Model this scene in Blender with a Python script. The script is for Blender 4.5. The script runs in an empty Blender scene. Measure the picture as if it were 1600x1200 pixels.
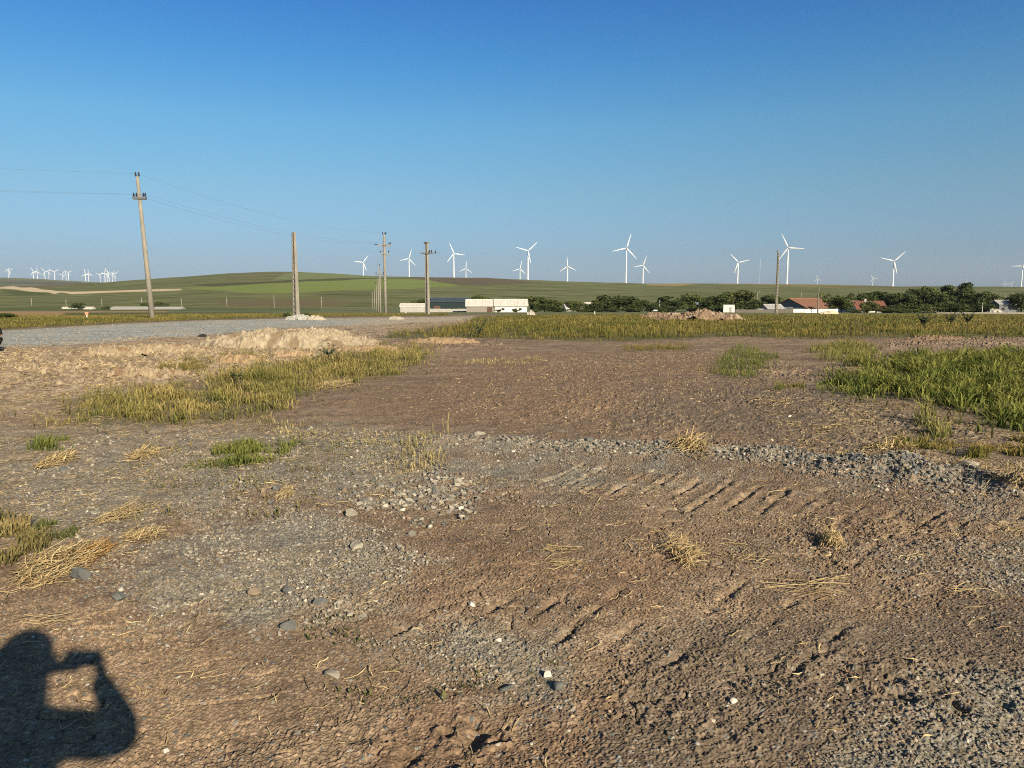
import bpy, math, random
import numpy as np
from math import radians as R
from mathutils import Vector, Matrix

random.seed(7)
RNG = np.random.default_rng(11)
S = bpy.context.scene
COL = S.collection

# ------------------------------------------------------------------ camera, sky, sun, exposure
F = 1200.0                      # focal length in pixels of the 1600 px wide photograph
HV = 466.0                      # row of the eye-level horizon
CAMH = 1.6
PITCH = math.atan((600 - HV) / F)
cd = bpy.data.cameras.new("camera")
cam = bpy.data.objects.new("camera", cd)
COL.objects.link(cam)
cam.location = (0, 0, CAMH)
cam.rotation_euler = (math.pi / 2 - PITCH, 0, 0)
cd.sensor_width = 36.0
cd.lens = 36.0 * F / 1600.0
cd.clip_start = 0.02
cd.clip_end = 60000
S.camera = cam

cp, sp = math.cos(PITCH), math.sin(PITCH)


def ray(u, v):
    dx = (u - 800) / F
    dy = -(v - 600) / F
    return dx, cp + dy * sp, -sp + dy * cp


ANTI = (138, 1024)              # where the shadow of the phone falls
ax, ay, az_ = ray(*ANTI)
SUN_EL = math.atan2(-az_, math.hypot(ax, ay))
LD = Vector((ax, ay, az_)).normalized()          # direction the light travels
SUN_AZ = math.atan2(-ax, -ay)                    # clockwise from +Y

w = bpy.data.worlds.new("World")
S.world = w
w.use_nodes = True
nt = w.node_tree
sky = nt.nodes.new("ShaderNodeTexSky")
sky.sky_type = 'NISHITA'
sky.sun_disc = False
sky.sun_elevation = SUN_EL
sky.sun_rotation = SUN_AZ
sky.altitude = 0
sky.air_density = 1.25
sky.dust_density = 0.6
sky.ozone_density = 3.5
bg = nt.nodes["Background"]
bg.inputs["Strength"].default_value = 0.088
# the clear dry air of the place: a deeper, bluer sky than the model's, greyer at the skyline
wtc = nt.nodes.new("ShaderNodeTexCoord")
wsp = nt.nodes.new("ShaderNodeSeparateXYZ")
wcr = nt.nodes.new("ShaderNodeValToRGB")
wmx = nt.nodes.new("ShaderNodeMix")
wmx.data_type = 'RGBA'
wmx.blend_type = 'MULTIPLY'
wmx.inputs["Factor"].default_value = 1.0
nt.links.new(wtc.outputs["Generated"], wsp.inputs[0])
nt.links.new(wsp.outputs["Z"], wcr.inputs[0])
SKYT = [(0.0, (.44, .64, 1.19)), (.0215, (.46, .635, 1.15)), (.054, (.445, .60, .95)), (.133, (.49, .69, .84)), (.209, (.42, .75, .91)), (.28, (.265, .67, .96)), (.339, (.20, .575, .96)), (.42, (.20, .42, .66)), (.75, (.30, .38, .44))]
for i, (zz, c) in enumerate(SKYT):
    e = wcr.color_ramp.elements[i] if i < 2 else wcr.color_ramp.elements.new(zz)
    e.position = zz
    e.color = (*[min(k / 1.2, 1) for k in c], 1)
nt.links.new(sky.outputs[0], wmx.inputs["A"])
nt.links.new(wcr.outputs[0], wmx.inputs["B"])
nt.links.new(wmx.outputs["Result"], bg.inputs["Color"])

sd_ = bpy.data.lights.new("sun", 'SUN')
sd_.energy = 4.8
sd_.angle = R(0.53)
sd_.color = (1.0, 0.86, 0.64)
sun = bpy.data.objects.new("sun", sd_)
COL.objects.link(sun)
sun.rotation_euler = LD.to_track_quat('-Z', 'Y').to_euler()

S.view_settings.view_transform = 'Standard'
S.view_settings.look = 'None'
S.view_settings.gamma = 1.0
S.view_settings.exposure = 0.75
S.render.engine = 'CYCLES'
S.cycles.max_bounces = 5
S.cycles.transparent_max_bounces = 6
S.cycles.use_denoising = False
S.cycles.filter_width = 1.05

# ------------------------------------------------------------------ noise and small maths
_p = RNG.permutation(256)
PERM = np.concatenate([_p, _p, _p])
_a = RNG.uniform(0, 2 * np.pi, 256)
GX, GY = np.cos(_a), np.sin(_a)


def pn(x, y, seed=0):
    x = np.asarray(x, float) + seed * 17.31
    y = np.asarray(y, float) + seed * 9.73
    xi = np.floor(x).astype(np.int64)
    yi = np.floor(y).astype(np.int64)
    xf, yf = x - xi, y - yi
    xi &= 255
    yi &= 255
    u = xf * xf * xf * (xf * (xf * 6 - 15) + 10)
    v = yf * yf * yf * (yf * (yf * 6 - 15) + 10)

    def g(ix, iy, fx, fy):
        h = PERM[PERM[ix] + iy]
        return GX[h] * fx + GY[h] * fy
    n00 = g(xi, yi, xf, yf)
    n10 = g(xi + 1, yi, xf - 1, yf)
    n01 = g(xi, yi + 1, xf, yf - 1)
    n11 = g(xi + 1, yi + 1, xf - 1, yf - 1)
    a = n00 + u * (n10 - n00)
    b = n01 + u * (n11 - n01)
    return (a + v * (b - a)) * 1.5


def fbm(x, y, o=3, seed=0, gain=0.5):
    t, a, f = 0, 1.0, 1.0
    for i in range(o):
        t = t + a * pn(x * f, y * f, seed + i * 3)
        a *= gain
        f *= 2.03
    return t


def sst(a, b, x):
    t = np.clip((x - a) / (b - a), 0, 1)
    return t * t * (3 - 2 * t)


def inpoly(px, py, poly):
    c = np.zeros(np.shape(px), bool)
    n = len(poly)
    for i in range(n):
        x1, y1 = poly[i]
        x2, y2 = poly[(i + 1) % n]
        if y1 == y2:
            continue
        k = ((y1 > py) != (y2 > py)) & (px < (x2 - x1) * (py - y1) / (y2 - y1) + x1)
        c ^= k
    return c


def segdist(px, py, x1, y1, x2, y2):
    dx, dy = x2 - x1, y2 - y1
    L = dx * dx + dy * dy + 1e-12
    t = np.clip(((px - x1) * dx + (py - y1) * dy) / L, 0, 1)
    return np.hypot(px - x1 - t * dx, py - y1 - t * dy), t


def sdpoly(px, py, poly, pad=60):
    """signed distance, positive inside; far outside the box it is -pad"""
    out = np.full(np.shape(px), -float(pad))
    xs = [p[0] for p in poly]
    ys = [p[1] for p in poly]
    k = (px > min(xs) - pad) & (px < max(xs) + pad) & (py > min(ys) - pad) & (py < max(ys) + pad)
    if not k.any():
        return out
    x, y = px[k], py[k]
    d = np.full(x.shape, 1e9)
    n = len(poly)
    for i in range(n):
        d = np.minimum(d, segdist(x, y, *poly[i], *poly[(i + 1) % n])[0])
    out[k] = np.where(inpoly(x, y, poly), d, -d)
    return out


# ------------------------------------------------------------------ terrain
RIDGE_U = [-400, 0, 40, 90, 135, 165, 190, 237, 300, 350, 400, 430, 470, 520, 560, 600, 650, 700, 760, 800, 850, 900, 950,
           1000, 1050, 1150, 1220, 1300, 1400, 1500, 1600, 2000]
RIDGE_V = [446, 447, 447, 446, 443.5, 442, 440, 436, 431.5, 427.5, 425, 424, 425, 427, 430, 432, 433, 433.5, 434, 436, 438,
           440, 441.5, 442.5, 443, 443.5, 443.5, 444.5, 447, 447.5, 448, 449]
FAR_U = [-400, 0, 60, 110, 160, 200, 260, 400, 2000]
FAR_V = [431, 433.5, 435.5, 438.5, 441.5, 444, 450, 455, 458]
RN, RF = 2300.0, 7600.0
PR_R = [0, 40, 100, 260, 450, 640]
PR_Z = [0, 0, -0.55, -3.0, -5.0, -6.6]


def elev_at(u, v):
    dx = (u - 800) / F
    dy = -(v - 600) / F
    return (-sp + dy * cp) / np.hypot(dx, cp + dy * sp)


def ueff(x, y):
    yy = np.where(y > 1e-3, y, 1e-3)
    u = 800 + F * x / (yy * cp)
    u = np.where(y > 1e-3, u, np.where(x > 0, 2000.0, -400.0))
    return np.clip(u, -400, 2000)


def hbase(x, y):
    x = np.asarray(x, float)
    y = np.asarray(y, float)
    r = np.hypot(x, y)
    z = np.interp(r, PR_R, PR_Z)
    u = ueff(x, y)
    zr = CAMH + elev_at(u, np.interp(u, RIDGE_U, RIDGE_V)) * RN
    zf = CAMH + elev_at(u, np.interp(u, FAR_U, FAR_V)) * RF
    t = np.clip((r - 640) / (RN - 640), 0, 1)
    zh = -6.6 + (zr + 6.6) * (0.75 * t + 0.5 * t * t - 0.25 * t ** 3)
    z = np.where(r > 640, zh, z)
    low = zr - 0.012 * (np.minimum(r, 4600) - RN)
    t2 = np.clip((r - 3600) / (RF - 3600), 0, 1)
    zb = low + (zf - low) * t2 ** 1.3
    zb = np.where(r > RF, zf - 0.02 * (r - RF), zb)
    return np.where(r > RN, zb, z)


def project(x, y, z):
    zz = z - CAMH
    d = y * cp - zz * sp
    d = np.where(d > 0.05, d, np.nan)
    return 800 + F * x / d, 600 - F * (y * sp + zz * cp) / d


def hit(u, v):
    """point of the smooth terrain seen at pixel (u, v)"""
    dx, dy, dz = ray(u, v)
    h = math.hypot(dx, dy)
    t, last = 0.5, 0
    while t < 9000:
        x, y, z = dx / h * t, dy / h * t, CAMH + dz / h * t
        if z < float(hbase(x, y)):
            lo, hi = last, t
            for _ in range(30):
                m = (lo + hi) / 2
                if CAMH + dz / h * m < float(hbase(dx / h * m, dy / h * m)):
                    hi = m
                else:
                    lo = m
            return dx / h * hi, dy / h * hi
        last = t
        t *= 1.03
    return dx / h * t, dy / h * t


def at(u, dist):
    """ground point in the direction of column u at forward distance dist"""
    x = (u - 800) / F * dist * cp
    return x, dist


def wpoly(poly):
    return [hit(*p) for p in poly]


# pixel outlines of the ground's patches, laid on the terrain
ROAD = [(-160, 524), (60, 514), (180, 507), (300, 502), (440, 498), (560, 497), (640, 496), (742, 494.5), (735, 500), (655, 503),
        (600, 507), (540, 509), (440, 512), (300, 526), (150, 536), (60, 540), (-160, 549)]
PALE = [(-100, 540), (150, 535), (320, 526), (450, 512), (560, 507), (650, 501), (745, 494), (735, 503), (660, 512), (640, 524), (600, 532), (520, 556),
        (420, 580), (320, 596), (200, 612), (80, 632), (-100, 660)]
GRAVEL = [
    [(-60, 690), (120, 670), (300, 668), (520, 665), (740, 684), (1000, 705), (1230, 722), (1420, 740), (1700, 770), (1700, 800), (1500, 800),
     (1300, 770), (1150, 735), (1000, 745), (860, 775), (760, 770), (690, 790), (520, 780), (300, 800), (150, 880), (-60, 800)],
    [(130, 930), (300, 770), (500, 775), (640, 850), (730, 870), (640, 930), (560, 985), (400, 1005), (240, 985)],
    [(1120, 860), (1320, 840), (1700, 850), (1700, 935), (1500, 925), (1300, 880)],
    [(1350, 1090), (1600, 1040), (1700, 1260), (1250, 1260)],
    [(560, 1010), (700, 960), (900, 990), (880, 1080), (700, 1070)],
]
REDSOIL = [
    [(480, 770), (600, 775), (720, 830), (900, 870), (1150, 840), (1000, 960), (860, 930), (640, 860), (520, 830)],
    [(780, 560), (1100, 545), (1250, 620), (1380, 690), (1250, 705), (900, 690), (640, 660), (500, 640), (640, 600)],
    [(740, 765), (850, 765), (860, 785), (750, 785)],
    [(-60, 560), (200, 545), (320, 560), (250, 600), (-60, 610)],
    [(700, 1060), (1000, 1090), (950, 1260), (500, 1260)],
]
DARKSOIL = [
    [(1010, 1000), (1650, 900), (1700, 1260), (900, 1260)],
    [(1000, 600), (1300, 590), (1640, 690), (1640, 740), (1300, 705), (950, 680)],
]
GRASS_NEAR = [(88, 650), (100, 628), (210, 612), (300, 604), (370, 588), (420, 572), (520, 562), (600, 548), (655, 545), (665, 560), (640, 580), (560, 595),
              (500, 607), (440, 640), (415, 652), (300, 664), (150, 668)]
GRASS_LUSH = [(1290, 606), (1350, 582), (1400, 566), (1500, 556), (1720, 550), (1720, 690), (1570, 672), (1530, 655), (1510, 640), (1400, 628), (1320, 618)]
GRASS_FAR = [(588, 527), (640, 517), (722, 508), (740, 496), (800, 492), (960, 491), (1120, 492), (1300, 491), (1800, 490), (1800, 530), (1500, 527), (1300, 529),
             (1120, 527), (1000, 533), (860, 531), (760, 528), (680, 530)]
GRASS_LEFT = [(-250, 530), (60, 512), (180, 505), (300, 500), (440, 496), (600, 494), (700, 492.5), (700, 490), (500, 490), (300, 491), (130, 493), (-250, 495)]
WINDROW = [(700, 686), (850, 694), (960, 700), (1050, 706), (1200, 716), (1300, 728), (1400, 738), (1500, 748), (1600, 762), (1720, 780)]
GROOVES = [(842, 749, 915, 721), (877, 757, 952, 724), (912, 765, 940, 752), (950, 770, 985, 752), (985, 748, 1024, 734), (1000, 772, 1060, 740), (1042, 780, 1096, 750),
           (1077, 800, 1150, 748), (1133, 798, 1187, 758), (1185, 804, 1233, 762), (858, 1012, 975, 917), (696, 946, 770, 900), (742, 967, 800, 929),
           (825, 967, 887, 925), (942, 1017, 1020, 950), (1008, 1062, 1092, 1000), (1240, 800, 1290, 760), (1270, 850, 1330, 800), (1330, 880, 1395, 830), (780, 770, 830, 748), (1100, 960, 1170, 900), (1160, 1010, 1250, 930), (1230, 1060, 1330, 970), (1255, 812, 1300, 775), (1310, 815, 1352, 782), (1370, 818, 1410, 788), (1430, 822, 1470, 795), (1490, 825, 1530, 800), (1550, 828, 1595, 802), (600, 1000, 690, 940)]
PITS = [(1404, 1090, .10), (1392, 1062, .09), (1512, 1040, .08), (1425, 815, .12), (1420, 830, .1), (745, 1140, .1), (738, 1150, .08), (1495, 1115, .07), (1448, 903, .06),
        (1295, 1017, .07), (1350, 1030, .07), (1275, 845, .10), (1310, 815, .08), (640, 1180, .08), (1040, 875, .08), (1560, 1095, .07), (1000, 1090, .07), (560, 1150, .07),
        (1130, 1150, .08), (1540, 850, .09), (1480, 835, .07), (730, 970, .05)]

_wr = wpoly(WINDROW)
_gr = [(hit(a, b), hit(c, d)) for a, b, c, d in GROOVES]
_pi = [(hit(a, b), s) for a, b, s in PITS]
ROUGH = [  # (polygon, extra clod height)
    ([(-100, 545), (100, 545), (310, 535), (560, 535), (560, 560), (330, 590), (150, 605), (-100, 610)], 0.10),
    ([(600, 532), (780, 530), (800, 545), (560, 552)], 0.08),
    ([(1380, 527), (1700, 520), (1700, 545), (1380, 545)], 0.05),
    ([(650, 560), (1100, 545), (1400, 640), (1640, 700), (1400, 720), (1000, 690), (700, 640)], 0.022),
    ([(1180, 590), (1330, 600), (1300, 575), (1200, 560)], 0.06),
]


def hfull(x, y, uv=None):
    """terrain with its small relief"""
    x = np.asarray(x, float)
    y = np.asarray(y, float)
    z = hbase(x, y)
    r = np.hypot(x, y)
    k = r < 130
    if not k.any():
        return z
    X, Y, rr = x[k], y[k], r[k]
    if uv is None:
        U, V = project(X, Y, np.zeros_like(X) + hbase(X, Y))
    else:
        U, V = uv[0][k], uv[1][k]
    U = np.nan_to_num(U, nan=-999.0)
    V = np.nan_to_num(V, nan=3000.0)
    h = 0.045 * fbm(X / 3.1, Y / 3.1, 3, 5) * sst(0, 6, rr)
    h += 0.015 * fbm(X / 0.42, Y / 0.42, 2, 21)
    patch = 0.55 + 0.75 * np.clip(fbm(X / 1.3, Y / 1.3, 2, 31) + 0.35, 0, 1.2)
    strk = fbm((X + .35 * Y) / 3.2, (Y - .2 * X) / .42, 3, 35)
    mfar = sst(6.5, 9, rr)
    comp = sst(-.45, .5, fbm(X / 1.15, Y / 1.15, 3, 37))
    flat = sst(-25, 30, sdpoly(U, V, [(820, 770), (900, 725), (1210, 735), (1330, 790), (1100, 835), (880, 840)], 60))
    patch = (.22 + .95 * comp) * (1 - .6 * flat)
    patch = patch * (1 - mfar) + mfar * (0.30 + 1.1 * sst(-.1, .55, strk))
    wx_, wy_ = X + .02 * pn(X / .09, Y / .09, 43), Y + .02 * pn(X / .09, Y / .09, 45)
    h += (0.0075 + .0035 * sst(6, 9, rr)) * (np.abs(pn(wx_ / 0.085, wy_ / 0.085, 41)) - .3) * patch
    h += 0.0075 * (np.abs(pn(wx_ / 0.041, wy_ / 0.041, 47)) - .3) * patch * (1 - sst(9, 22, rr))
    c = np.clip(pn(X / 0.055, Y / 0.055, 52) - 0.26, 0, 1)
    h += 0.006 * c * patch
    kn = rr < 9
    if kn.any():
        xs, ys = X[kn], Y[kn]
        h[kn] += 0.0075 * (np.abs(pn(xs / 0.02, ys / 0.02, 61)) - .3) * (.5 + .7 * patch[kn]) + .003 * pn(xs / .011, ys / .011, 63)
        c2 = np.clip(pn(xs / 0.021, ys / 0.021, 72) - 0.3, 0, 1)
        h[kn] += 0.011 * c2 * (0.4 + patch[kn])
        cr = np.abs(pn(xs / 0.33 + 0.25 * pn(xs / 0.1, ys / 0.1, 3), ys / 0.33, 81))
        h[kn] -= 0.016 * np.exp(-(cr / 0.035) ** 2) * sst(0.15, 0.5, fbm(xs / 0.9, ys / 0.9, 2, 91) + 0.15)
    for poly, a in ROUGH:
        m = sst(-8, 10, sdpoly(U, V, poly, 12))
        if m.max() > 0:
            j = m > 0
            sc = 0.22 if a > 0.05 else 0.11
            q = np.clip(fbm(X[j] / sc, Y[j] / sc, 3, 101, 0.6) + 0.1, 0, 2)
            h[j] += a * m[j] * q * (0.5 + 0.9 * np.clip(fbm(X[j] / 1.7, Y[j] / 1.7, 2, 111) + 0.3, 0, 1))
    d = np.full(X.shape, 9.0)
    T = np.zeros(X.shape)
    for i in range(len(_wr) - 1):
        dd, t = segdist(X, Y, *_wr[i], *_wr[i + 1])
        m = dd < d
        d[m] = dd[m]
        T[m] = (i + t[m]) / (len(_wr) - 1)
    wn = fbm(X / 0.5, Y / 0.5, 3, 121)
    wh = (0.035 + 0.11 * sst(0.25, 0.7, T)) * np.clip(1 + 0.8 * wn, 0.1, 2.2)
    h += wh * np.exp(-(d / 0.24) ** 2)
    j = d < 0.45
    if j.any():
        h[j] += 0.035 * np.clip(pn(X[j] / 0.06, Y[j] / 0.06, 131), 0, 1) * (1 - d[j] / 0.45)
    for gi, (p1, p2) in enumerate(_gr):
        j = (X > min(p1[0], p2[0]) - .3) & (X < max(p1[0], p2[0]) + .3) & (Y > min(p1[1], p2[1]) - .3) & (Y < max(p1[1], p2[1]) + .3)
        if j.any():
            dd, t = segdist(X[j], Y[j], *p1, *p2)
            nn = fbm(X[j] / 0.10, Y[j] / 0.10, 2, 141)
            dd = np.abs(dd + 0.018 * nn)
            e = np.clip(0.75 + 1.3 * pn(X[j] / 0.16, Y[j] / 0.16, 151), 0.0, 1.7) * np.clip(np.minimum(t, 1 - t) * 6 + .4, 0, 1)
            h[j] += (1.4 if gi < 10 else .9 if gi > 24 else .62) * e * (-0.017 * np.exp(-(dd / 0.022) ** 2) + 0.007 * np.exp(-((dd - 0.055) / 0.028) ** 2))
    for (p, s) in _pi:
        dd = np.hypot(X - p[0], Y - p[1])
        j = dd < s * 3
        if j.any():
            dn = dd[j] * (1 + 0.9 * fbm(X[j] / 0.09, Y[j] / 0.09, 2, 161))
            h[j] += 0.28 * s * (-0.75 * np.exp(-(dn / (s * .55)) ** 2) + 0.30 * np.exp(-((dn - s * 1.1) / (s * .45)) ** 2))
    z = z.copy()
    z[k] += h * (1 - sst(60, 130, rr))
    return z


def hz(x, y):
    return float(hfull(np.array([float(x)]), np.array([float(y)]))[0])


def hb(x, y):
    return float(hbase(x, y))


# ------------------------------------------------------------------ material helpers
def mat(name, rough=0.9, spec=0.2):
    m = bpy.data.materials.new(name)
    m.use_nodes = True
    b = m.node_tree.nodes["Principled BSDF"]
    b.inputs["Roughness"].default_value = rough
    b.inputs["Specular IOR Level"].default_value = spec
    return m, m.node_tree, b


def noise_mat(name, c1, c2, scale=4.0, detail=6, rough=0.9, bump=0.0, bscale=None, spec=0.2, stretch=None, c3=None, metallic=0.0):
    m, t, b = mat(name, rough, spec)
    b.inputs["Metallic"].default_value = metallic
    tc = t.nodes.new("ShaderNodeTexCoord")
    mp = t.nodes.new("ShaderNodeMapping")
    t.links.new(tc.outputs["Object"], mp.inputs[0])
    if stretch:
        mp.inputs["Scale"].default_value = stretch
    n = t.nodes.new("ShaderNodeTexNoise")
    n.inputs["Scale"].default_value = scale
    n.inputs["Detail"].default_value = detail
    n.inputs["Roughness"].default_value = 0.62
    t.links.new(mp.outputs[0], n.inputs["Vector"])
    cr = t.nodes.new("ShaderNodeValToRGB")
    cr.color_ramp.elements[0].position = 0.32
    cr.color_ramp.elements[1].position = 0.68
    cr.color_ramp.elements[0].color = (*c1, 1)
    cr.color_ramp.elements[1].color = (*c2, 1)
    if c3:
        e = cr.color_ramp.elements.new(0.5)
        e.color = (*c3, 1)
    t.links.new(n.outputs["Fac"], cr.inputs[0])
    t.links.new(cr.outputs[0], b.inputs["Base Color"])
    if bump:
        n2 = t.nodes.new("ShaderNodeTexNoise")
        n2.inputs["Scale"].default_value = bscale or scale * 3
        n2.inputs["Detail"].default_value = 5
        t.links.new(tc.outputs["Object"], n2.inputs["Vector"])
        bp = t.nodes.new("ShaderNodeBump")
        bp.inputs["Strength"].default_value = bump
        bp.inputs["Distance"].default_value = 0.02
        t.links.new(n2.outputs["Fac"], bp.inputs["Height"])
        t.links.new(bp.outputs[0], b.inputs["Normal"])
    return m


def attr_mat(name, attr, rough=0.9, translucent=0.0, vary=0.0, spec=0.15):
    m, t, b = mat(name, rough, spec)
    a = t.nodes.new("ShaderNodeAttribute")
    a.attribute_name = attr
    src = a.outputs["Color"]
    if translucent:
        out = t.nodes["Material Output"]
        tr = t.nodes.new("ShaderNodeBsdfTranslucent")
        mx = t.nodes.new("ShaderNodeMixShader")
        mx.inputs[0].default_value = translucent
        t.links.new(src, tr.inputs["Color"])
        t.links.new(b.outputs[0], mx.inputs[1])
        t.links.new(tr.outputs[0], mx.inputs[2])
        t.links.new(mx.outputs[0], out.inputs["Surface"])
    t.links.new(src, b.inputs["Base Color"])
    return m


def ground_mat(name, pebble_scale=38.0):
    """soil: albedo per vertex, fine grit, pebbles where the vertex attribute 'grit' is high"""
    m, t, b = mat(name, 0.95, 0.12)
    L = t.links.new
    N = t.nodes.new
    a = N("ShaderNodeAttribute")
    a.attribute_name = "albedo"
    g = N("ShaderNodeAttribute")
    g.attribute_name = "grit"
    tc = N("ShaderNodeTexCoord")
    n = N("ShaderNodeTexNoise")
    n.inputs["Scale"].default_value = 40
    n.inputs["Detail"].default_value = 7
    n.inputs["Roughness"].default_value = 0.72
    L(tc.outputs["Object"], n.inputs["Vector"])
    mr = N("ShaderNodeMapRange")
    mr.inputs["From Min"].default_value = 0.3
    mr.inputs["From Max"].default_value = 0.7
    mr.inputs["To Min"].default_value = 0.50
    mr.inputs["To Max"].default_value = 1.5
    L(n.outputs["Fac"], mr.inputs["Value"])
    mul = N("ShaderNodeMix")
    mul.data_type = 'RGBA'
    mul.blend_type = 'MULTIPLY'
    mul.inputs["Factor"].default_value = 1.0
    L(a.outputs["Color"], mul.inputs["A"])
    L(mr.outputs[0], mul.inputs["B"])
    v = N("ShaderNodeTexVoronoi")
    v.inputs["Scale"].default_value = pebble_scale
    L(tc.outputs["Object"], v.inputs["Vector"])
    sep = N("ShaderNodeSeparateColor")
    L(v.outputs["Color"], sep.inputs[0])
    gt = N("ShaderNodeMath")
    gt.operation = 'LESS_THAN'
    L(sep.outputs[0], gt.inputs[0])
    L(g.outputs["Fac"], gt.inputs[1])
    cr = N("ShaderNodeValToRGB")
    cr.color_ramp.elements[0].color = (0.10, 0.098, 0.09, 1)
    cr.color_ramp.elements[1].color = (0.50, 0.46, 0.38, 1)
    e = cr.color_ramp.elements.new(0.45)
    e.color = (0.22, 0.215, 0.195, 1)
    e = cr.color_ramp.elements.new(0.8)
    e.color = (0.33, 0.30, 0.25, 1)
    L(sep.outputs[1], cr.inputs[0])
    lt = N("ShaderNodeMath")
    lt.operation = 'LESS_THAN'
    lt.inputs[1].default_value = 0.42
    L(v.outputs["Distance"], lt.inputs[0])
    mm = N("ShaderNodeMath")
    mm.operation = 'MULTIPLY'
    L(gt.outputs[0], mm.inputs[0])
    L(lt.outputs[0], mm.inputs[1])
    mx = N("ShaderNodeMix")
    mx.data_type = 'RGBA'
    L(mm.outputs[0], mx.inputs["Factor"])
    L(mul.outputs["Result"], mx.inputs["A"])
    L(cr.outputs[0], mx.inputs["B"])
    L(mx.outputs["Result"], b.inputs["Base Color"])
    # relief finer than the mesh
    sub = N("ShaderNodeMath")
    sub.operation = 'MULTIPLY_ADD'
    inv = N("ShaderNodeMath")
    inv.operation = 'SUBTRACT'
    inv.inputs[0].default_value = 0.42
    L(v.outputs["Distance"], inv.inputs[1])
    L(inv.outputs[0], sub.inputs[0])
    L(mm.outputs[0], sub.inputs[1])
    L(n.outputs["Fac"], sub.inputs[2])
    bp = N("ShaderNodeBump")
    bp.inputs["Strength"].default_value = 0.75
    bp.inputs["Distance"].default_value = 0.012
    L(sub.outputs[0], bp.inputs["Height"])
    L(bp.outputs[0], b.inputs["Normal"])
    return m


# ------------------------------------------------------------------ object helpers
def tag(o, label=None, cat=None, group=None, kind=None):
    if label:
        o["label"] = label
    if cat:
        o["category"] = cat
    if group:
        o["group"] = group
    if kind:
        o["kind"] = kind
    return o


def link(o, parent=None):
    COL.objects.link(o)
    if parent:
        o.parent = parent
    return o


def empty(name, loc, rz=0.0, label=None, cat=None, group=None):
    o = bpy.data.objects.new(name, None)
    link(o)
    o.location = loc
    o.rotation_euler = (0, 0, rz)
    return tag(o, label, cat, group)


def np_mesh(name, verts, faces, attrs=None, smooth=True):
    """verts (n,3); faces (m,k) all of k corners"""
    me = bpy.data.meshes.new(name)
    verts = np.ascontiguousarray(verts, np.float32)
    faces = np.ascontiguousarray(faces, np.int32)
    m, k = faces.shape
    me.vertices.add(len(verts))
    me.vertices.foreach_set("co", verts.ravel())
    me.loops.add(m * k)
    me.loops.foreach_set("vertex_index", faces.ravel())
    me.polygons.add(m)
    me.polygons.foreach_set("loop_start", np.arange(m, dtype=np.int32) * k)
    me.polygons.foreach_set("use_smooth", np.full(m, smooth))
    me.update(calc_edges=True)
    for an, val in (attrs or {}).items():
        val = np.asarray(val, np.float32)
        if val.ndim == 1:
            at_ = me.attributes.new(an, 'FLOAT', 'POINT')
            at_.data.foreach_set("value", val)
        else:
            at_ = me.attributes.new(an, 'FLOAT_COLOR', 'POINT')
            at_.data.foreach_set("color", np.hstack([val, np.ones((len(val), 1), np.float32)]).ravel())
    return me


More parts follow.
